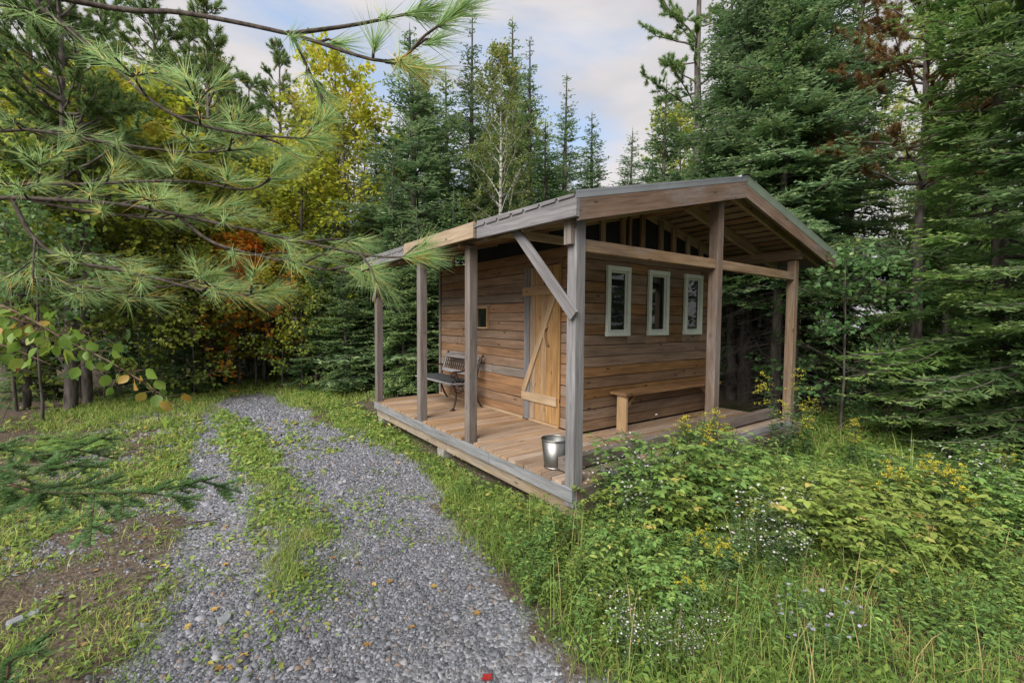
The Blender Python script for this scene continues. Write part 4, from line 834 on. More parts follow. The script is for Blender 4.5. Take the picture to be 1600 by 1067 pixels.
blades('median_grass', x, y, hh*r.uniform(.03, .11, len(x)), .0036*np.clip(d/3.2, 1, 2.4), np.clip(.62+ct+r.normal(0, .12, len(x)), 0, 1), r, .7, 'bright grass strip growing between the two gravel ruts')
def w_left(x, y):
    sd = sdist(x, y, TRACK); return ((sd < .05) & (x < -1.6)).astype(float)*np.clip((fbm(x*1.5, y*1.5, 61)-.38)/.13, .12, 1)*np.clip((sd+2.7)/1.2, .06, 1)
x, y, hh, ct = clumps(19000, -8, -1.6, -1, 12.5, w_left, r, 12, .05); d = np.hypot(x-CAM[0], y-CAM[1])
blades('verge_grass', x, y, hh*r.uniform(.03, .12, len(x)), .0036*np.clip(d/3.2, 1, 2.6), np.clip(.62+ct+r.normal(0, .14, len(x)), 0, 1), r, .75, 'patchy short grass on the bare verge left of the drive')
def w_edge(x, y):
    sd = sdist(x, y, TRACK); return ((sd < .02) & (sd > -1.1) & (x > -1.6) & (x < .12) & (y > -.3)).astype(float)*np.clip((fbm(x*2.3, y*2.3, 71)-.40)/.14, .04, 1)*np.clip((x+.95)/.5, .15, 1)
x, y, hh, ct = clumps(9000, -1.6, .12, -.3, 9, w_edge, r, 15, .05); d = np.hypot(x-CAM[0], y-CAM[1])
blades('porch_edge_grass', x, y, hh*r.uniform(.03, .13, len(x))*np.clip(-x*1.6+.35, .35, 1), .0036*np.clip(d/3.2, 1, 2.4), np.clip(.58+ct+r.normal(0, .12, len(x)), 0, 1), r, .6, 'lush grass strip along the foot of the porch')
def w_far(x, y):
    sd = sdist(x, y, TRACK); return (sd < .3).astype(float)*np.clip((y-6.5)/1.5, 0, 1)*np.clip((sd+2.2)/1.0, 0, 1)*np.clip((fbm(x*1.1, y*1.1, 81)-.30)/.15, 0, 1)*2.5
x, y, hh, ct = clumps(9000, -6, 1.5, 6.5, 15, w_far, r, 12, .07)
blades('bend_grass', x, y, hh*r.uniform(.06, .16, len(x)), .011, np.clip(.6+ct+r.normal(0, .12, len(x)), 0, 1), r, .6, 'light green grass at the bend of the drive')
# clover, strawberry and other small leaves
L_COVER = leafmat('cover_leaves', [(0, (0.078, 0.150, 0.036)), (.5, (0.168, 0.282, 0.060)), (.85, (0.300, 0.396, 0.090)), (1, (0.480, 0.408, 0.108))], .4, .5, .05, .3, 0)
def cover(name, n, x0, x1, y0, y1, wf, hmax, lo, hi, label, sz=(.014, .034)):
    r = np.random.default_rng(n); cx = r.uniform(x0, x1, n); cy = r.uniform(y0, y1, n); d = np.hypot(cx-CAM[0], cy-CAM[1]); k = in_view(cx, cy) & (r.random(n) < wf(cx, cy)*np.clip(4/d, .12, 1)) & (sdist(cx, cy, DECKP) < -.02); cx, cy, d = cx[k], cy[k], d[k]
    x = np.repeat(cx, 6); y = np.repeat(cy, 6); m = len(x); x = x + r.normal(0, .045, m); y = y + r.normal(0, .045, m); d = np.repeat(d, 6); hh = np.repeat(r.uniform(.2, 1, len(cx)), 6)*hmax*r.uniform(.1, 1, m); ok = sdist(x, y, DECKP) < -.02; x, y, d, hh = x[ok], y[ok], d[ok], hh[ok]; m = len(x)
    a = r.uniform(0, 6.28, m); dv = np.stack([np.cos(a), np.sin(a), r.normal(.05, .35, m)], 1); lv = Leaves(); s = r.uniform(*sz, m)*np.clip(d/3.5, 1, 2.2)
    lv.add(np.stack([x, y, hgt(x, y)+.004+hh], 1), dv, np.array([0, 0, 1.])+r.normal(0, .4, (m, 3)), s*1.5, s*.72, np.clip(r.normal((lo+hi)/2, (hi-lo)/3, m), 0, 1)); o = obj(name, lv.mesh(name, T_FOLD, L_COVER)); setp(o, label, 'ground cover', kind='stuff')
cover('meadow_cover', 20000, -1.4, 8.5, -3.6, .8, w_meadow, .20, .2, .75, 'small weed leaves mixed through the clearing grass', (.013, .034))
cover('median_cover', 4200, -2.8, -1.3, -.4, 8, lambda x, y: np.clip((sdist(x, y, MEDIAN)+.15)/.2, 0, 1)*np.clip((fbm(x*2.4, y*2.4, 52)-.3)/.2, 0, 1), .06, .45, .9, 'small bright weeds between the gravel ruts')
cover('verge_cover', 14000, -8, -1.6, -1, 12.5, w_left, .05, .4, .95, 'small weeds creeping over the left verge')
cover('porch_edge_cover', 3600, -1.6, .12, -.3, 9, w_edge, .13, .4, .9, 'small leafy weeds along the porch foot')
cover('gravel_weeds', 2200, -3, 0, -1.8, 6, lambda x, y: gravel_w(x, y)*np.clip((fbm(x*1.7, y*1.7, 91)-.52)/.1, 0, 1)*.8, .03, .5, .95, 'scattered seedlings sprouting from the gravel')

# ---------------------------------------------------------------- taller plants of the clearing
L_RASP = leafmat('bramble_leaves', [(0, (0.090, 0.179, 0.055)), (.45, (0.179, 0.310, 0.083)), (.8, (0.304, 0.442, 0.110)), (1, (0.552, 0.524, 0.138))], .38, .5, .12, .35, .01)
L_RASPY = leafmat('bramble_leaves_pale', [(0, (.14, .23, .045)), (.45, (.25, .35, .075)), (.8, (.37, .44, .11)), (1, (.55, .40, .13))], .4, .5, .1, .35, .01)
L_ROD = leafmat('goldenrod_leaves', [(0, (0.066, 0.138, 0.054)), (.5, (0.126, 0.222, 0.084)), (1, (0.228, 0.300, 0.102))], .3, .5, .12, .3, .01)
L_GOLD = leafmat('goldenrod_flowers', [(0, (.24, .25, .05)), (.5, (.46, .42, .05)), (1, (.66, .58, .07))], .3, .6, .1, .2, .01)
L_WHITE = leafmat('aster_white', [(0, (.45, .43, .42)), (1, (.75, .73, .72))], .3, .6, .05, .2, 0)
L_LILAC = leafmat('aster_lilac', [(0, (.38, .33, .52)), (1, (.60, .55, .72))], .3, .6, .05, .2, 0)
L_STEM = leafmat('green_stem', [(0, (.06, .09, .03)), (1, (.10, .08, .04))], .1, .6, .1, .3, .01)
def stems_mesh(tubes): return tubes_mesh('stem', tubes, L_STEM, 4)
def rasp(seed, H=.62, canes=5, pale=False):
    r = np.random.default_rng(seed); lv = Leaves(); tb = []
    for c in range(canes):
        a = r.uniform(0, 6.28); h = H*r.uniform(.65, 1.1); out = r.uniform(.15, .5)*H; d = np.array([math.cos(a), math.sin(a), 0]); s = np.linspace(0, 1, 6); base = np.array([r.normal(0, .05), r.normal(0, .05), -.02])
        ax = base + d*(out*s**1.6)[:, None] + np.array([0, 0, 1])*(h*(s - .18*s**3))[:, None]; tb.append((list(ax), np.linspace(.005, .002, 6)))
        for k in range(int(15*h/.55)+4):
            u = r.uniform(.28, 1); p = np.array([np.interp(u, s, ax[:, i]) for i in range(3)]); b = r.uniform(0, 6.28); pd_ = np.array([math.cos(b), math.sin(b), r.uniform(-.05, .5)]); pl = r.uniform(.04, .10); q = p + pd_*pl; tb.append(([p, q], [.0016, .0012])); hd = unit(np.array([pd_[0], pd_[1], r.uniform(-.35, .1)])); sd = np.cross([0, 0, 1.], hd); sd = unit(sd); L0 = r.uniform(.036, .066); tint = np.clip(r.normal(.5, .16) + .15*(u-.6), 0, 1)
            if r.random() < .05: tint = 1.0
            ps = [q, q, q]; ds = [hd, hd*.35+sd, hd*.35-sd]; ls = [L0, L0*.82, L0*.82]
            if r.random() < .4: ps += [q-hd*pl*.35]*2; ds += [hd*.1+sd, hd*.1-sd]; ls += [L0*.7]*2
            m = len(ps); lv.add(np.array(ps), np.array(ds), np.array([0, 0, 1.])+r.normal(0, .22, (m, 3)), np.array(ls), np.array(ls)*.56, np.clip(tint + r.normal(0, .08, m), 0, 1))
    return [('stem', stems_mesh(tb)), ('leaves', lv.mesh('leaves', T_OV, L_RASPY if pale else L_RASP))]
def rod(seed, H=.95, n=5, plume=.22):
    r = np.random.default_rng(seed); lv = Leaves(); fl = Leaves(); tb = []
    for c in range(n):
        a = r.uniform(0, 6.28); h = H*r.uniform(.7, 1.08); out = h*r.uniform(.03, .22); d = np.array([math.cos(a), math.sin(a), 0]); s = np.linspace(0, 1, 7); ax = np.array([r.normal(0, .04), r.normal(0, .04), -.02]) + d*(out*s**1.8)[:, None] + np.array([0, 0, 1])*(h*s)[:, None]; tb.append((list(ax), np.linspace(.004, .0015, 7)))
        m = int(66*h); u = r.uniform(.15, .9, m); p = np.stack([np.interp(u, s, ax[:, i]) for i in range(3)], 1); b = np.arange(m)*2.4 + r.normal(0, .3, m); dv = np.stack([np.cos(b), np.sin(b), r.uniform(-.25, .55, m)], 1); ll = r.uniform(.055, .10, m)*(1.15-.55*u)
        lv.add(p, dv, np.array([0, 0, 1.])+r.normal(0, .2, (m, 3)), ll*1.1, ll*.27+.004, np.clip(r.normal(.5, .2, m), 0, 1))
        pl = plume*r.uniform(.6, 1.2)
        for k in range(11 if plume > .15 else 7):
            t = r.uniform(.0, 1); p0 = ax[-1] - np.array([0, 0, 1])*pl*(1-t); b = r.uniform(0, 6.28); ln = pl*(.65-.45*t)*r.uniform(.6, 1.1)+.02; dd = np.array([math.cos(b), math.sin(b), .75]); g = 15; w = r.uniform(.12, 1, g); ps = p0 + unit(dd)*(ln*w)[:, None] - np.array([0, 0, 1])*(ln*.55*w**2)[:, None] + r.normal(0, .005, (g, 3)); tb.append(([p0, p0+unit(dd)*ln*.5-np.array([0, 0, .12*ln]), p0+unit(dd)*ln-np.array([0, 0, .5*ln])], [.0014, .001, .0008]))
            fl.add(ps, r.normal(0, 1, (g, 3))+np.array([0, 0, .8]), r.normal(0, 1, (g, 3)), r.uniform(.009, .017, g), .009, np.clip(r.normal(.55, .25, g), 0, 1))
    return [('stem', stems_mesh(tb)), ('leaves', lv.mesh('leaves', T_FOLD, L_ROD)), ('flowers', fl.mesh('flowers', T_DIA, L_GOLD))]
def aster(seed, H=.5, n=6, lilac=False, nf=9):
    r = np.random.default_rng(seed); lv = Leaves(); fl = Leaves(); tb = []
    for c in range(n):
        a = r.uniform(0, 6.28); h = H*r.uniform(.7, 1.1); d = np.array([math.cos(a), math.sin(a), 0]); s = np.linspace(0, 1, 5); ax = np.array([r.normal(0, .05), r.normal(0, .05), -.02]) + d*(h*.25*s**1.7)[:, None] + np.array([0, 0, 1])*(h*s)[:, None]; tb.append((list(ax), np.linspace(.003, .001, 5)))
        m = 26; u = r.uniform(.1, .95, m); p = np.stack([np.interp(u, s, ax[:, i]) for i in range(3)], 1); b = r.uniform(0, 6.28, m); dv = np.stack([np.cos(b), np.sin(b), r.uniform(-.1, .6, m)], 1); lv.add(p, dv, np.array([0, 0, 1.])+r.normal(0, .3, (m, 3)), r.uniform(.025, .06, m), .010, np.clip(r.normal(.5, .2, m), 0, 1))
        for k in range(nf):
            p0 = ax[-1] - np.array([0, 0, 1])*r.uniform(0, .45)*h; b = r.uniform(0, 6.28); q = p0 + np.array([math.cos(b), math.sin(b), r.uniform(.4, 1.2)])*r.uniform(.03, .11); tb.append(([p0, q], [.001, .0008])); nr = unit(np.array([r.normal(0, .4), r.normal(0, .4), 1])); e1 = unit(np.cross(nr, [1, 0.2, 0])); e2 = np.cross(nr, e1); g = 8; an = np.arange(g)*2*np.pi/g; R = (.013 if lilac else .0085)
            fl.add(np.tile(q, (g, 1)), np.cos(an)[:, None]*e1 + np.sin(an)[:, None]*e2, np.tile(nr, (g, 1)), R, R*.62, r.uniform(.3, 1, g))
    return [('stem', stems_mesh(tb)), ('leaves', lv.mesh('leaves', T_FOLD, L_ROD)), ('flowers', fl.mesh('flowers', T_DIA, L_LILAC if lilac else L_WHITE))]
def forb(seed, H=.42, n=7):
    r = np.random.default_rng(seed); lv = Leaves(); tb = []
    for c in range(n):
        a = r.uniform(0, 6.28); h = H*r.uniform(.5, 1.1); d = np.array([math.cos(a), math.sin(a), 0]); s = np.linspace(0, 1, 5); ax = np.array([r.normal(0, .07), r.normal(0, .07), -.02]) + d*(h*.3*s**1.6)[:, None] + np.array([0, 0, 1])*(h*s)[:, None]; tb.append((list(ax), np.linspace(.003, .0015, 5)))
        m = 20; u = r.uniform(.1, 1, m); p = np.stack([np.interp(u, s, ax[:, i]) for i in range(3)], 1); b = r.uniform(0, 6.28, m); dv = np.stack([np.cos(b), np.sin(b), r.uniform(-.3, .45, m)], 1); ll = r.uniform(.025, .06, m); lv.add(p, dv, np.array([0, 0, 1.])+r.normal(0, .25, (m, 3)), ll, ll*.36, np.clip(r.normal(.42, .2, m), 0, 1))
    return [('stem', stems_mesh(tb)), ('leaves', lv.mesh('leaves', T_OV, L_RASP))]
def fern(seed, n=8, Lf=.5):
    r = np.random.default_rng(seed); lv = Leaves(); tb = []
    for c in range(n):
        a = c*6.28/n + r.normal(0, .25); ln = Lf*r.uniform(.7, 1.1); d = np.array([math.cos(a), math.sin(a), 0]); s = np.linspace(0, 1, 8); ax = d*(ln*.85*s)[:, None] + np.array([0, 0, 1])*(ln*(.95*s - .62*s**2))[:, None] - np.array([0, 0, .02]); tb.append((list(ax), np.linspace(.003, .001, 8)))
        m = 46; u = np.linspace(.12, 1, m); p = np.stack([np.interp(u, s, ax[:, i]) for i in range(3)], 1); sd = np.array([-d[1], d[0], 0]); sg = np.where(np.arange(m) % 2, 1, -1)[:, None]; ll = ln*.30*np.sin(np.pi*np.clip(.12+.88*u, 0, 1))**.8+.01; lv.add(p, sd*sg + d*.45 + np.array([0, 0, -.12]), np.array([0, 0, 1.])+r.normal(0, .12, (m, 3)), ll, .022, np.clip(r.normal(.5, .15, m), 0, 1))
    return [('stem', stems_mesh(tb)), ('leaves', lv.mesh('leaves', T_DIA, L_RASP))]
KIT = {'rasp': [rasp(i) for i in (1, 2, 3)], 'pale': [rasp(i, .55, 5, True) for i in (4, 5, 6)], 'rod': [rod(i) for i in (7, 8, 9)], 'rodlow': [rod(i, .55, 5, .085) for i in (10, 11)], 'aster': [aster(i) for i in (12, 13)], 'lilac': [aster(14, .35, 3, True, 3)], 'forb': [forb(i) for i in (15, 16, 17)], 'fern': [fern(18), fern(19)]}
pr = random.Random(5); OCC = []
def plant(key, name, x, y, s, label, group=None):
    parts = KIT[key][pr.randrange(len(KIT[key]))]; M = Matrix.Translation((x, y, float(hgt(x, y)))) @ Matrix.Rotation(pr.uniform(0, 6.28), 4, 'Z') @ Matrix.Scale(s*pr.uniform(.88, 1.12), 4)
    e = bpy.data.objects.new(name, None); link(e, M); setp(e, label, 'plant', group)
    for nm, mm in parts:
        o = link(bpy.data.objects.new(nm, mm), M, e)
        if nm != 'stem': o['kind'] = 'stuff'
def ppx(key, name, px, py, s, label, group=None):
    p = ground_at(px, py); plant(key, name, p[0], p[1], s, label, group)
def fill(key, name, n, poly, s, label, group):
    w = np.array(gpoly(poly)); lo, hi = w.min(0), w.max(0); k = 0
    pts = []
    for _ in range(n*60):
        if k >= n: break
        x, y = pr.uniform(lo[0], hi[0]), pr.uniform(lo[1], hi[1])
        if sdist(np.array([x]), np.array([y]), w)[0] < 0 or sdist(np.array([x]), np.array([y]), DECKP)[0] > -.12: continue
        if any((x-a)**2+(y-b)**2 < .012 for a, b in pts): continue
        pts.append((x, y)); plant(key, name, x, y, s*pr.uniform(.75, 1.2), label, group); k += 1
# tall goldenrods
ppx('rod', 'goldenrod', 1078, 778, 1.22, 'tall goldenrod spike with drooping yellow tips in front of the plank bench')
ppx('rod', 'goldenrod', 1120, 742, .85, 'bushy goldenrod at the foot of the middle gable post')
ppx('rod', 'goldenrod', 1048, 760, .75, 'goldenrod with arching yellow sprays left of the tall spike by the bench')
ppx('rod', 'goldenrod', 1226, 730, 1.1, 'goldenrod with pale buff plumes in front of the end porch post')
ppx('rod', 'goldenrod', 1258, 724, .78, 'goldenrod clump leaning away from the end of the deck')
ppx('rod', 'goldenrod', 1335, 742, .68, 'short goldenrod in the shade past the end of the deck')
fill('rodlow', 'goldenrod', 9, [(1360, 790), (1580, 780), (1640, 860), (1400, 870)], 1.05, 'low yellow goldenrod in the far weeds of the clearing', 'goldenrods in the clearing')
for px, py, s, lb in ((1090, 905, .75, 'single low goldenrod with a bright yellow head among the nearer grass'), (1135, 925, .7, 'small goldenrod next to another in the open grass'), (912, 800, .8, 'yellow-flowered weed at the foot of the grey corner post'), (1065, 975, .6, 'little goldenrod near the lilac asters')): ppx('rodlow', 'goldenrod', px, py, s, lb)
# brambles
fill('rasp', 'raspberry_bush', 17, [(975, 815), (1020, 765), (1120, 755), (1190, 800), (1110, 885), (985, 885)], 1.2, 'green raspberry cane in the thicket below the gable porch', 'raspberries below the porch')
fill('pale', 'raspberry_bush', 30, [(1160, 850), (1260, 790), (1440, 810), (1510, 900), (1420, 950), (1200, 940)], 1.0, 'pale yellow-green raspberry cane in the middle of the clearing', 'pale raspberries in the clearing')
fill('rasp', 'raspberry_bush', 14, [(1110, 735), (1200, 720), (1300, 745), (1280, 800), (1170, 800)], .6, 'raspberry cane between the deck end and the pale patch', 'raspberries by the deck end')
fill('pale', 'raspberry_bush', 7, [(770, 815), (860, 805), (900, 830), (880, 870), (800, 860)], .55, 'small bright bramble sprouting beside the porch corner', 'brambles at the porch corner')
fill('rasp', 'raspberry_bush', 16, [(1420, 770), (1600, 760), (1700, 900), (1560, 960), (1480, 880)], .9, 'green raspberry cane along the forest side of the clearing', 'raspberries on the forest side')
fill('pale', 'raspberry_bush', 8, [(940, 830), (1060, 800), (1150, 830), (1090, 890), (970, 885)], .95, 'bright yellow-green raspberry shoot at the front of the thicket below the porch', 'bright shoots below the porch')
KIT['forbpale'] = []
for ps in KIT['forb']:
    lm = ps[1][1].copy(); lm.materials[0] = L_RASPY; KIT['forbpale'].append([ps[0], ('leaves', lm)])
fill('rasp', 'raspberry_bush', 14, [(880, 870), (1000, 850), (1150, 900), (1120, 990), (960, 1010)], .62, 'low green bramble in the tangle between the thicket and the drive', 'low brambles before the thicket')
fill('forbpale', 'leafy_weed', 34, [(790, 890), (920, 840), (1040, 880), (1060, 980), (950, 1040), (870, 985)], .75, 'pale leafy weed in the tangle beside the drive', 'pale weeds beside the drive')
fill('forbpale', 'leafy_weed', 16, [(1330, 900), (1600, 890), (1650, 1000), (1400, 1010)], .8, 'pale leafy weed near the dry patch of the clearing', 'pale weeds near the dry patch')
# asters, forbs, ferns
fill('aster', 'aster_plant', 7, [(960, 800), (1060, 790), (1040, 860), (960, 860)], 1.15, 'white-flowered aster among the raspberries below the porch', 'white asters below the porch')
fill('aster', 'aster_plant', 9, [(1150, 870), (1260, 840), (1260, 900), (1150, 930)], .95, 'white aster at the edge of the pale raspberry patch', 'white asters by the pale raspberries')
fill('aster', 'aster_plant', 8, [(960, 1010), (1120, 1000), (1140, 1060), (980, 1066)], .55, 'low white aster in the grass near the drive', 'white asters near the drive')
fill('lilac', 'aster_plant', 4, [(1190, 1000), (1320, 990), (1330, 1035), (1200, 1045)], .85, 'lilac aster flowering in the open grass', 'lilac asters')
fill('aster', 'aster_plant', 8, [(1380, 780), (1580, 770), (1600, 830), (1400, 830)], 1.1, 'white aster mixed with the far goldenrods', 'far white asters')
fill('forb', 'leafy_weed', 30, [(790, 880), (930, 830), (1120, 900), (1140, 1010), (960, 1060), (860, 980)], .8, 'leafy green weed in the grass between drive and porch', 'weeds between drive and porch')
fill('forb', 'leafy_weed', 26, [(1140, 950), (1400, 960), (1640, 960), (1680, 1060), (1300, 1066), (1130, 1060)], .72, 'leafy weed in the open part of the clearing', 'weeds in the clearing')
fill('forb', 'leafy_weed', 18, [(1250, 745), (1420, 730), (1620, 760), (1580, 800), (1300, 800)], 1.0, 'weed at the shaded back of the clearing', 'weeds at the back of the clearing')
fill('forb', 'leafy_weed', 9, [(640, 700), (700, 735), (760, 800), (720, 790), (660, 730)], .5, 'broad-leaved weed at the foot of the porch sill', 'weeds along the porch sill')
fill('fern', 'fern', 9, [(1420, 720), (1640, 725), (1680, 790), (1450, 770)], 1.0, 'green fern under the big firs', 'ferns under the firs')
fill('fern', 'fern', 5, [(1010, 800), (1120, 790), (1130, 850), (1030, 860)], .9, 'feathery fern among the raspberries', 'ferns among the raspberries')
fill('fern', 'fern', 5, [(10, 690), (120, 680), (140, 720), (20, 740)], .7, 'small fern beside the bare trunks on the left', 'ferns left of the drive')

# ---------------------------------------------------------------- fallen leaves, slabs, a stick
M_FALL = leafmat('fallen_leaf', [(0, (.14, .08, .04)), (.35, (.33, .20, .07)), (.65, (.50, .34, .10)), (.85, (.52, .22, .06)), (1, (.35, .03, .025))], .15, .7, .05, .2, 0)
r = np.random.default_rng(77); n = 5200; x = r.uniform(-9, 9, n); y = r.uniform(-3, 13, n); k = in_view(x, y) & (sdist(x, y, DECKP) < -.05) & (r.random(n) < np.where(x < -1.5, .55, .14)*np.clip(1-.6*gravel_w(x, y), 0, 1)); x, y = x[k], y[k]; n = len(x); lv = Leaves(); a = r.uniform(0, 6.28, n); s = r.uniform(.02, .05, n)
lv.add(np.stack([x, y, hgt(x, y)+.014], 1), np.stack([np.cos(a), np.sin(a), r.normal(0, .15, n)], 1), np.array([0, 0, 1.])+r.normal(0, .25, (n, 3)), s, s*.75, np.clip(r.beta(2, 2.4, n)*.95, 0, .9)); o = obj('leaf_litter', lv.mesh('leaf_litter', T_OV, M_FALL)); setp(o, 'scattered small brown and yellow fallen leaves', 'leaf litter', kind='stuff')
def leafmesh(tint, seed):
    r = np.random.default_rng(seed); lv = Leaves(); an = np.array([0, .85, -.85, 1.75, -1.75]); ls = np.array([1, .85, .85, .55, .55])*.05; lv.add(np.zeros((5, 3)), np.stack([np.cos(an), np.sin(an), r.uniform(.05, .25, 5)], 1), np.tile([[0, 0, 1.]], (5, 1)), ls, ls*.62, tint); return lv.mesh('fallen_leaf', T_FOLD, M_FALL)
FL = {'yellow': leafmesh(.62, 1), 'orange': leafmesh(.82, 2), 'red': leafmesh(1.0, 3), 'tan': leafmesh(.36, 4)}
def fallen(px, py, kind, label, group=None, s=1.0):
    p = ground_at(px, py); o = bpy.data.objects.new('fallen_leaf', FL[kind]); link(o, Matrix.Translation((p[0], p[1], float(hgt(p[0], p[1]))+.012)) @ Matrix.Rotation(pr.uniform(0, 6.28), 4, 'Z') @ Matrix.Rotation(pr.uniform(-.15, .15), 4, 'X') @ Matrix.Scale(s, 4)); setp(o, label, 'leaf', group)
fallen(763, 1056, 'red', 'red maple leaf lying on the gravel')
for px, py in ((378, 1020), (365, 1032), (350, 877), (338, 946), (232, 967), (678, 912), (118, 838), (388, 755), (317, 651), (290, 974), (425, 925)): fallen(px, py, 'yellow', 'yellow fallen leaf lying on the drive', 'yellow leaves on the drive', .8)
for px, py in ((345, 1035), (640, 975), (575, 1000), (520, 870), (745, 955), (610, 905)): fallen(px, py, 'tan', 'tan withered leaf on the gravel', 'tan leaves on the drive', .8)
for px, py in ((968, 1010), (1190, 905), (840, 905), (1300, 930)): fallen(px, py, 'orange', 'orange fallen leaf caught in the clearing grass', 'orange leaves in the grass', .9)
M_SLAB = plain('slate_slab', (.21, .22, .235), .6, noise=.3, scale=25, bump=.3)
def slab(px, py, L, W, rz, label, seed):
    r = random.Random(seed); p = ground_at(px, py); n = 8; ring = [(L/2*math.cos(6.283*k/n)*r.uniform(.8, 1.1), W/2*math.sin(6.283*k/n)*r.uniform(.75, 1.15)) for k in range(n)]
    V = [(a*1.04, b*1.04, -.012) for a, b in ring] + [(a*1.03, b*1.03, .010) for a, b in ring] + [(a*.93, b*.9, .018 + .01*a/L) for a, b in ring]; F = [(i, (i+1) % n, n+(i+1) % n, n+i) for i in range(n)] + [(n+i, n+(i+1) % n, 2*n+(i+1) % n, 2*n+i) for i in range(n)] + [tuple(range(2*n, 3*n))]
    o = obj('slate_slab', pd('slate_slab', V, F, M_SLAB), None, Matrix.Translation((p[0], p[1], float(hgt(p[0], p[1]))+.006)) @ Matrix.Rotation(rz, 4, 'Z') @ Matrix.Rotation(.08, 4, 'X')); setp(o, label, 'stone')
slab(37, 965, .17, .07, .4, 'pale long slate slab on the bare soil of the verge', 1); slab(350, 963, .09, .07, 1.2, 'flat grey slate piece lying in the left rut', 2); slab(665, 727, .11, .07, .2, 'brownish stone at the gravel edge near the porch', 3)
st = tubes_mesh('fallen_stick', [([np.array([*ground_at(a, b)[:2], float(hgt(*ground_at(a, b)[:2]))+.012+c]) for a, b, c in ((283, 822, 0), (305, 815, .012), (330, 811, .006), (352, 803, 0))], [.005, .006, .005, .003])], B_TWIG); setp(obj('fallen_stick', st), 'thin dry stick lying across the left rut', 'stick')

# ---------------------------------------------------------------- boughs hanging in from trees just left of the camera
LEFT = np.array([-FY, FX, 0.0])*1.0; FWD = np.array([FX, FY, 0.0])
L_WP = leafmat('white_pine_needles', [(0, (0.164, 0.293, 0.114)), (.45, (0.326, 0.489, 0.188)), (.8, (0.505, 0.652, 0.293)), (.9, (0.815, 0.619, 0.164)), (1, (0.848, 0.505, 0.164))], 0.55, .4, .05, .4, 0)
base = CAM + FWD*1.15 + LEFT*2.45; base[2] = float(hgt(base[0], base[1]))
pine_t = empty('pine_tree', tuple(base)); setp(pine_t, 'white pine whose long-needled boughs overhang the drive', 'tree')
tr = [base + np.array([.02*k*math.sin(k), .015*k, .75*k-.05*(k == 0)]) for k in range(9)]
obj('trunk', tubes_mesh('trunk', [(tr, [.11-.011*k for k in range(9)])], B_PINE, 9), pine_t)
B_PTW = bark('pine_twig', (.04, .032, .027), (.095, .078, .066), 40)
def smooth(pts, k=5): return np.array(curve([tuple(p) for p in pts], k))
def pine_bough(path, rad, f0, nshoot, seed, dens=1.0, old=.08, shoot_len=(.10, .30), first=True, thick_tip=True):
    """path: [(px,py,depth)...]; the bough starts at the trunk; shoots leave it alternately, each a brush of long needles"""
    r = np.random.default_rng(seed); P = [at_depth(*q) for q in path]
    if first:
        q0 = base.copy(); q0[2] = P[0][2] + .02; P = [q0] + P
    ax = smooth(P, 6); n = len(ax); seg = np.concatenate([[0], np.cumsum(np.linalg.norm(np.diff(ax, axis=0), axis=1))]); seg /= seg[-1]
    tubes = [(list(ax), np.interp(seg, [0, 1], [rad, .0028]))]; lv = Leaves()
    def brush(b0, d, ln, cnt, up=.12):
        m = int(cnt*dens); u = r.uniform(.25, 1.0, m)**.8; ang = r.uniform(.22, .80, m)*(1.1-.35*u); ph = r.uniform(0, 6.28, m); e1 = unit(np.cross(d, [0.1, .2, 1.])); e2 = np.cross(d, e1)
        nd = d*np.cos(ang)[:, None] + (e1*np.cos(ph)[:, None] + e2*np.sin(ph)[:, None])*np.sin(ang)[:, None] + np.array([0, 0, -.10]); ln_ = r.uniform(.075, .115, m); tt = np.clip(r.normal(.45, .16, m), 0, .8); isold = (r.random(m) < old*(1.6-u)); tt = np.where(isold, r.uniform(.88, 1, m), tt)
        lv.add(b0 + d*(ln*u)[:, None], nd, r.normal(0, 1, (m, 3)), ln_, .0021, tt)
    nshoot = int(nshoot*.72+.5)
    for k in range(nshoot):
        u = f0 + (1-f0)*((k+r.uniform(.1, .9))/nshoot); b0 = np.array([np.interp(u, seg, ax[:, i]) for i in range(3)]); tg = unit(np.array([np.interp(min(1, u+.05), seg, ax[:, i]) for i in range(3)]) - np.array([np.interp(max(0, u-.05), seg, ax[:, i]) for i in range(3)])); sd = unit(np.cross([0, 0, 1.], tg)); sg = 1 if k % 2 else -1
        d = unit(tg*r.uniform(.7, 1.2) + sd*sg*r.uniform(.35, 1.0) + np.array([0, 0, 1.])*r.normal(.12, .3)); ln = r.uniform(*shoot_len)*(1.15-.5*u); tubes.append(([b0, b0+d*ln*.5+np.array([0, 0, .01]), b0+d*ln], [.0038, .003, .0024])); brush(b0, d, ln, 62)
        if ln > .16:
            for q in (-1, 1):
                d3 = unit(d + sd*q*.7 + r.normal(0, .2, 3)); l3 = ln*r.uniform(.35, .55); b3 = b0+d*ln*.55; tubes.append(([b3, b3+d3*l3], [.0028, .002])); brush(b3, d3, l3, 34)
    if thick_tip: brush(ax[-1]-unit(ax[-1]-ax[-4])*.10, unit(ax[-1]-ax[-4]), .12, 190)
    o = obj('bough', tubes_mesh('bough', tubes, B_PTW, 6), pine_t); obj('needles', lv.mesh('needles', T_NEED, L_WP), o)
pine_bough([(116, 2, 1.5), (283, 20, 1.38), (450, 53, 1.22), (602, 96, 1.08), (665, 55, 1.05), (715, 18, 1.03)], .013, .74, 5, 1, 1.1, .03, (.06, .14))
pine_bough([(455, 53, 1.21), (560, 38, 1.18), (663, 16, 1.15)], .006, .62, 4, 2, .8, .03, (.06, .12), False)
pine_bough([(458, 58, 1.21), (478, 100, 1.2), (501, 150, 1.2)], .004, .55, 4, 3, .55, .05, (.05, .10), False)
pine_bough([(602, 96, 1.08), (640, 104, 1.06)], .005, .1, 3, 31, .8, .35, (.05, .09), False)
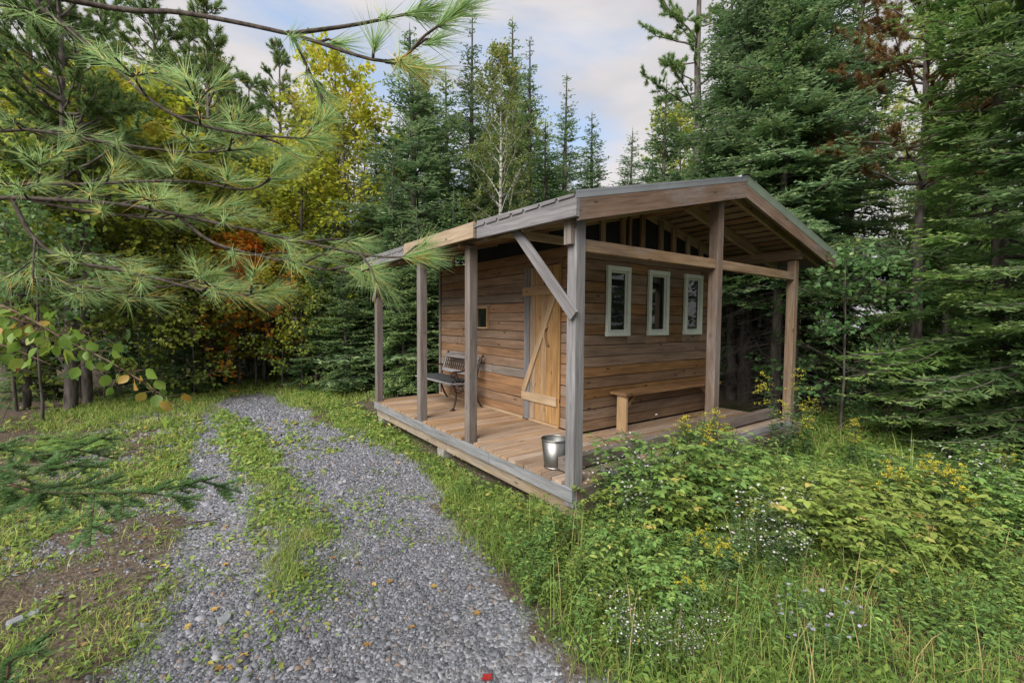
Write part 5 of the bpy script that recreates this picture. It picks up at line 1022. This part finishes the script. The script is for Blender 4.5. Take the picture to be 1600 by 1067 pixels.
pine_bough([(20, -30, 1.55), (61, 10, 1.5), (162, 91, 1.42), (258, 172, 1.34), (354, 205, 1.28), (486, 218, 1.2)], .011, .36, 15, 4)
pine_bough([(-60, 282, 1.75), (20, 288, 1.65), (121, 288, 1.55), (283, 283, 1.45), (390, 296, 1.38), (440, 258, 1.34)], .009, .40, 14, 5, 1, .12)
pine_bough([(-60, 305, 1.7), (20, 309, 1.6), (182, 319, 1.5), (283, 337, 1.44), (445, 372, 1.38), (582, 400, 1.34), (655, 400, 1.32)], .012, .40, 17, 6, 1, .12)
pine_bough([(278, 337, 1.45), (324, 374, 1.42), (374, 392, 1.4), (486, 417, 1.38), (572, 428, 1.36)], .006, .25, 9, 7, 1, .10, (.08, .2), False)
pine_bough([(20, 314, 1.6), (51, 369, 1.58), (101, 405, 1.55), (202, 425, 1.5), (349, 460, 1.45), (420, 455, 1.42)], .008, .12, 13, 8, 1, .12, (.1, .26), False)
pine_bough([(-70, 190, 1.9), (60, 205, 1.8), (180, 225, 1.7), (300, 238, 1.62), (400, 232, 1.55)], .009, .38, 15, 9)
pine_bough([(-70, 420, 1.75), (60, 435, 1.68), (150, 450, 1.6), (260, 448, 1.55), (330, 430, 1.5)], .007, .38, 12, 11, 1, .15)
pine_bough([(51, 314, 1.58), (142, 331, 1.55), (258, 342, 1.5), (330, 330, 1.46)], .006, .3, 8, 13, 1, .15, (.08, .2), False)

# young fir whose flat sprays reach in low on the left
L_NF = leafmat('near_fir_needles', [(0, (0.068, 0.155, 0.051)), (.5, (0.121, 0.243, 0.081)), (1, (0.203, 0.324, 0.115))], 0.4, .45, .05, .4, 0)
fb = CAM + FWD*.95 + LEFT*1.95; fb[2] = float(hgt(fb[0], fb[1]))
fir_t = empty('fir_tree', tuple(fb)); setp(fir_t, 'young fir whose flat sprays reach in low over the verge', 'tree')
obj('trunk', tubes_mesh('trunk', [([fb + np.array([0, 0, h-.05*(h == 0)]) for h in (0, .6, 1.2, 1.8, 2.4)], [.035, .03, .022, .013, .004])], B_FIR, 8), fir_t)
def fir_bough(path, seed, tw=12, tl=(.08, .2), up=0.0):
    r = np.random.default_rng(seed); P = [at_depth(*q) for q in path]; q0 = fb.copy(); q0[2] = P[0][2]+.03; ax = smooth([q0] + P, 6); seg = np.concatenate([[0], np.cumsum(np.linalg.norm(np.diff(ax, axis=0), axis=1))]); seg /= seg[-1]
    tubes = [(list(ax), np.interp(seg, [0, 1], [.008, .002]))]; lv = Leaves()
    def needles(a, b):
        d = unit(b-a); ln = np.linalg.norm(b-a); m = int(ln*1500); u = r.uniform(0, 1, m); ph = np.where(r.random(m) < .5, 0, np.pi) + r.normal(0, .55, m); e1 = unit(np.cross([0, 0, 1.], d)); e2 = np.cross(d, e1); nd = d*.55 + e1*np.cos(ph)[:, None] + e2*(np.abs(np.sin(ph))*.8)[:, None]; lv.add(a + d*(ln*u)[:, None], nd, e2 + r.normal(0, .3, (m, 3)), r.uniform(.014, .023, m), .0032, np.clip(r.normal(.3, .15, m) + .35*u, 0, 1))
    pts = lambda u: np.array([np.interp(u, seg, ax[:, i]) for i in range(3)])
    for k in range(tw):
        u = .36 + .62*(k+.5)/tw; b0 = pts(u); tg = unit(pts(min(1, u+.04))-pts(u-.04)); sd = unit(np.cross([0, 0, 1.], tg)); sg = 1 if k % 2 else -1; d = unit(tg*.8 + sd*sg*.6 + np.array([0, 0, r.normal(-.30, .38)])); ln = r.uniform(*tl)*(1.25-.7*u); e = b0+d*ln; tubes.append(([b0, e], [.0025, .0015])); needles(b0, e)
        for q in range(int(ln/.035)):
            v = r.uniform(.25, .9); b1 = b0+d*ln*v; d1 = unit(d*.8 + np.cross(unit(np.array([-.45*FX, -.45*FY, 1.])), d)*r.choice([-1, 1])*.75 + r.normal(0, .15, 3)); e1 = b1+d1*ln*.5*(1.1-v)+d1*.02; tubes.append(([b1, e1], [.0018, .0012])); needles(b1, e1)
    for i in range(len(ax)-1):
        if seg[i] > .5: needles(ax[i], ax[i+1])
    o = obj('bough', tubes_mesh('bough', tubes, B_TWIG, 5), fir_t); obj('needles', lv.mesh('needles', T_NEED, L_NF), o)
fir_bough([(-40, 760, 1.5), (60, 768, 1.45), (160, 770, 1.38), (251, 765, 1.32), (340, 745, 1.26)], 1, 16, (.10, .24))
fir_bough([(-40, 705, 1.6), (50, 712, 1.55), (120, 700, 1.5), (175, 676, 1.45)], 2, 12, (.10, .24))
fir_bough([(-60, 735, 1.5), (40, 742, 1.45), (130, 722, 1.42)], 3, 10, (.08, .2))
fir_bough([(-60, 1075, .95), (20, 1030, .9), (80, 990, .86)], 4, 9, (.05, .12))

# birch twigs with turning leaves
bb = CAM + FWD*1.35 + LEFT*2.25; bb[2] = float(hgt(bb[0], bb[1]))
bir = empty('birch_sapling', tuple(bb)); setp(bir, 'birch sapling dangling a twig of yellowing leaves over the verge', 'sapling')
obj('trunk', tubes_mesh('trunk', [([bb + np.array([.03*h, 0, h-.05*(h == 0)]) for h in (0, .8, 1.6, 2.4, 3.2)], [.03, .025, .018, .012, .004])], B_BIRCH, 8), bir)
L_BL = leafmat('birch_leaves', [(0, (.10, .19, .03)), (.5, (.20, .32, .05)), (.8, (.36, .38, .07)), (.9, (.45, .24, .05)), (1, (.30, .11, .04))], .45, .45, .05, .4, 0)
def birch_twig(path, seed, n, spread=.07):
    r = np.random.default_rng(seed); P = [at_depth(*q) for q in path]; q0 = bb.copy(); q0[2] = P[0][2]+.05; ax = smooth([q0]+P, 6); seg = np.concatenate([[0], np.cumsum(np.linalg.norm(np.diff(ax, axis=0), axis=1))]); seg /= seg[-1]; tubes = [(list(ax), np.interp(seg, [0, 1], [.006, .0012]))]; lv = Leaves()
    for k in range(n):
        u = r.uniform(.42, 1.0); p = np.array([np.interp(u, seg, ax[:, i]) for i in range(3)]); d = unit(r.normal(0, 1, 3)+np.array([0, 0, -.1])); q = p + d*r.uniform(.02, spread); tubes.append(([p, q], [.0011, .0008])); L0 = r.uniform(.03, .05); tt = np.clip(r.normal(.42, .2), 0, .84) if r.random() > .12 else r.uniform(.86, 1)
        lv.add(q[None], unit(d*.5+r.normal(0, .4, 3)+np.array([0, 0, -.75]))[None], (-FWD + r.normal(0, .6, 3))[None], L0, L0*.78, tt)
    o = obj('twig', tubes_mesh('twig', tubes, B_TWIG, 5), bir); obj('leaves', lv.mesh('leaves', T_OV, L_BL), o)
birch_twig([(-40, 470, 1.6), (40, 495, 1.52), (100, 530, 1.45), (166, 562, 1.4), (216, 592, 1.36), (286, 640, 1.3)], 1, 70)
birch_twig([(-40, 480, 1.6), (30, 500, 1.55), (90, 515, 1.5), (140, 520, 1.48)], 2, 46, .09)
birch_twig([(-50, 530, 1.6), (20, 545, 1.55), (80, 570, 1.5)], 3, 20, .08)
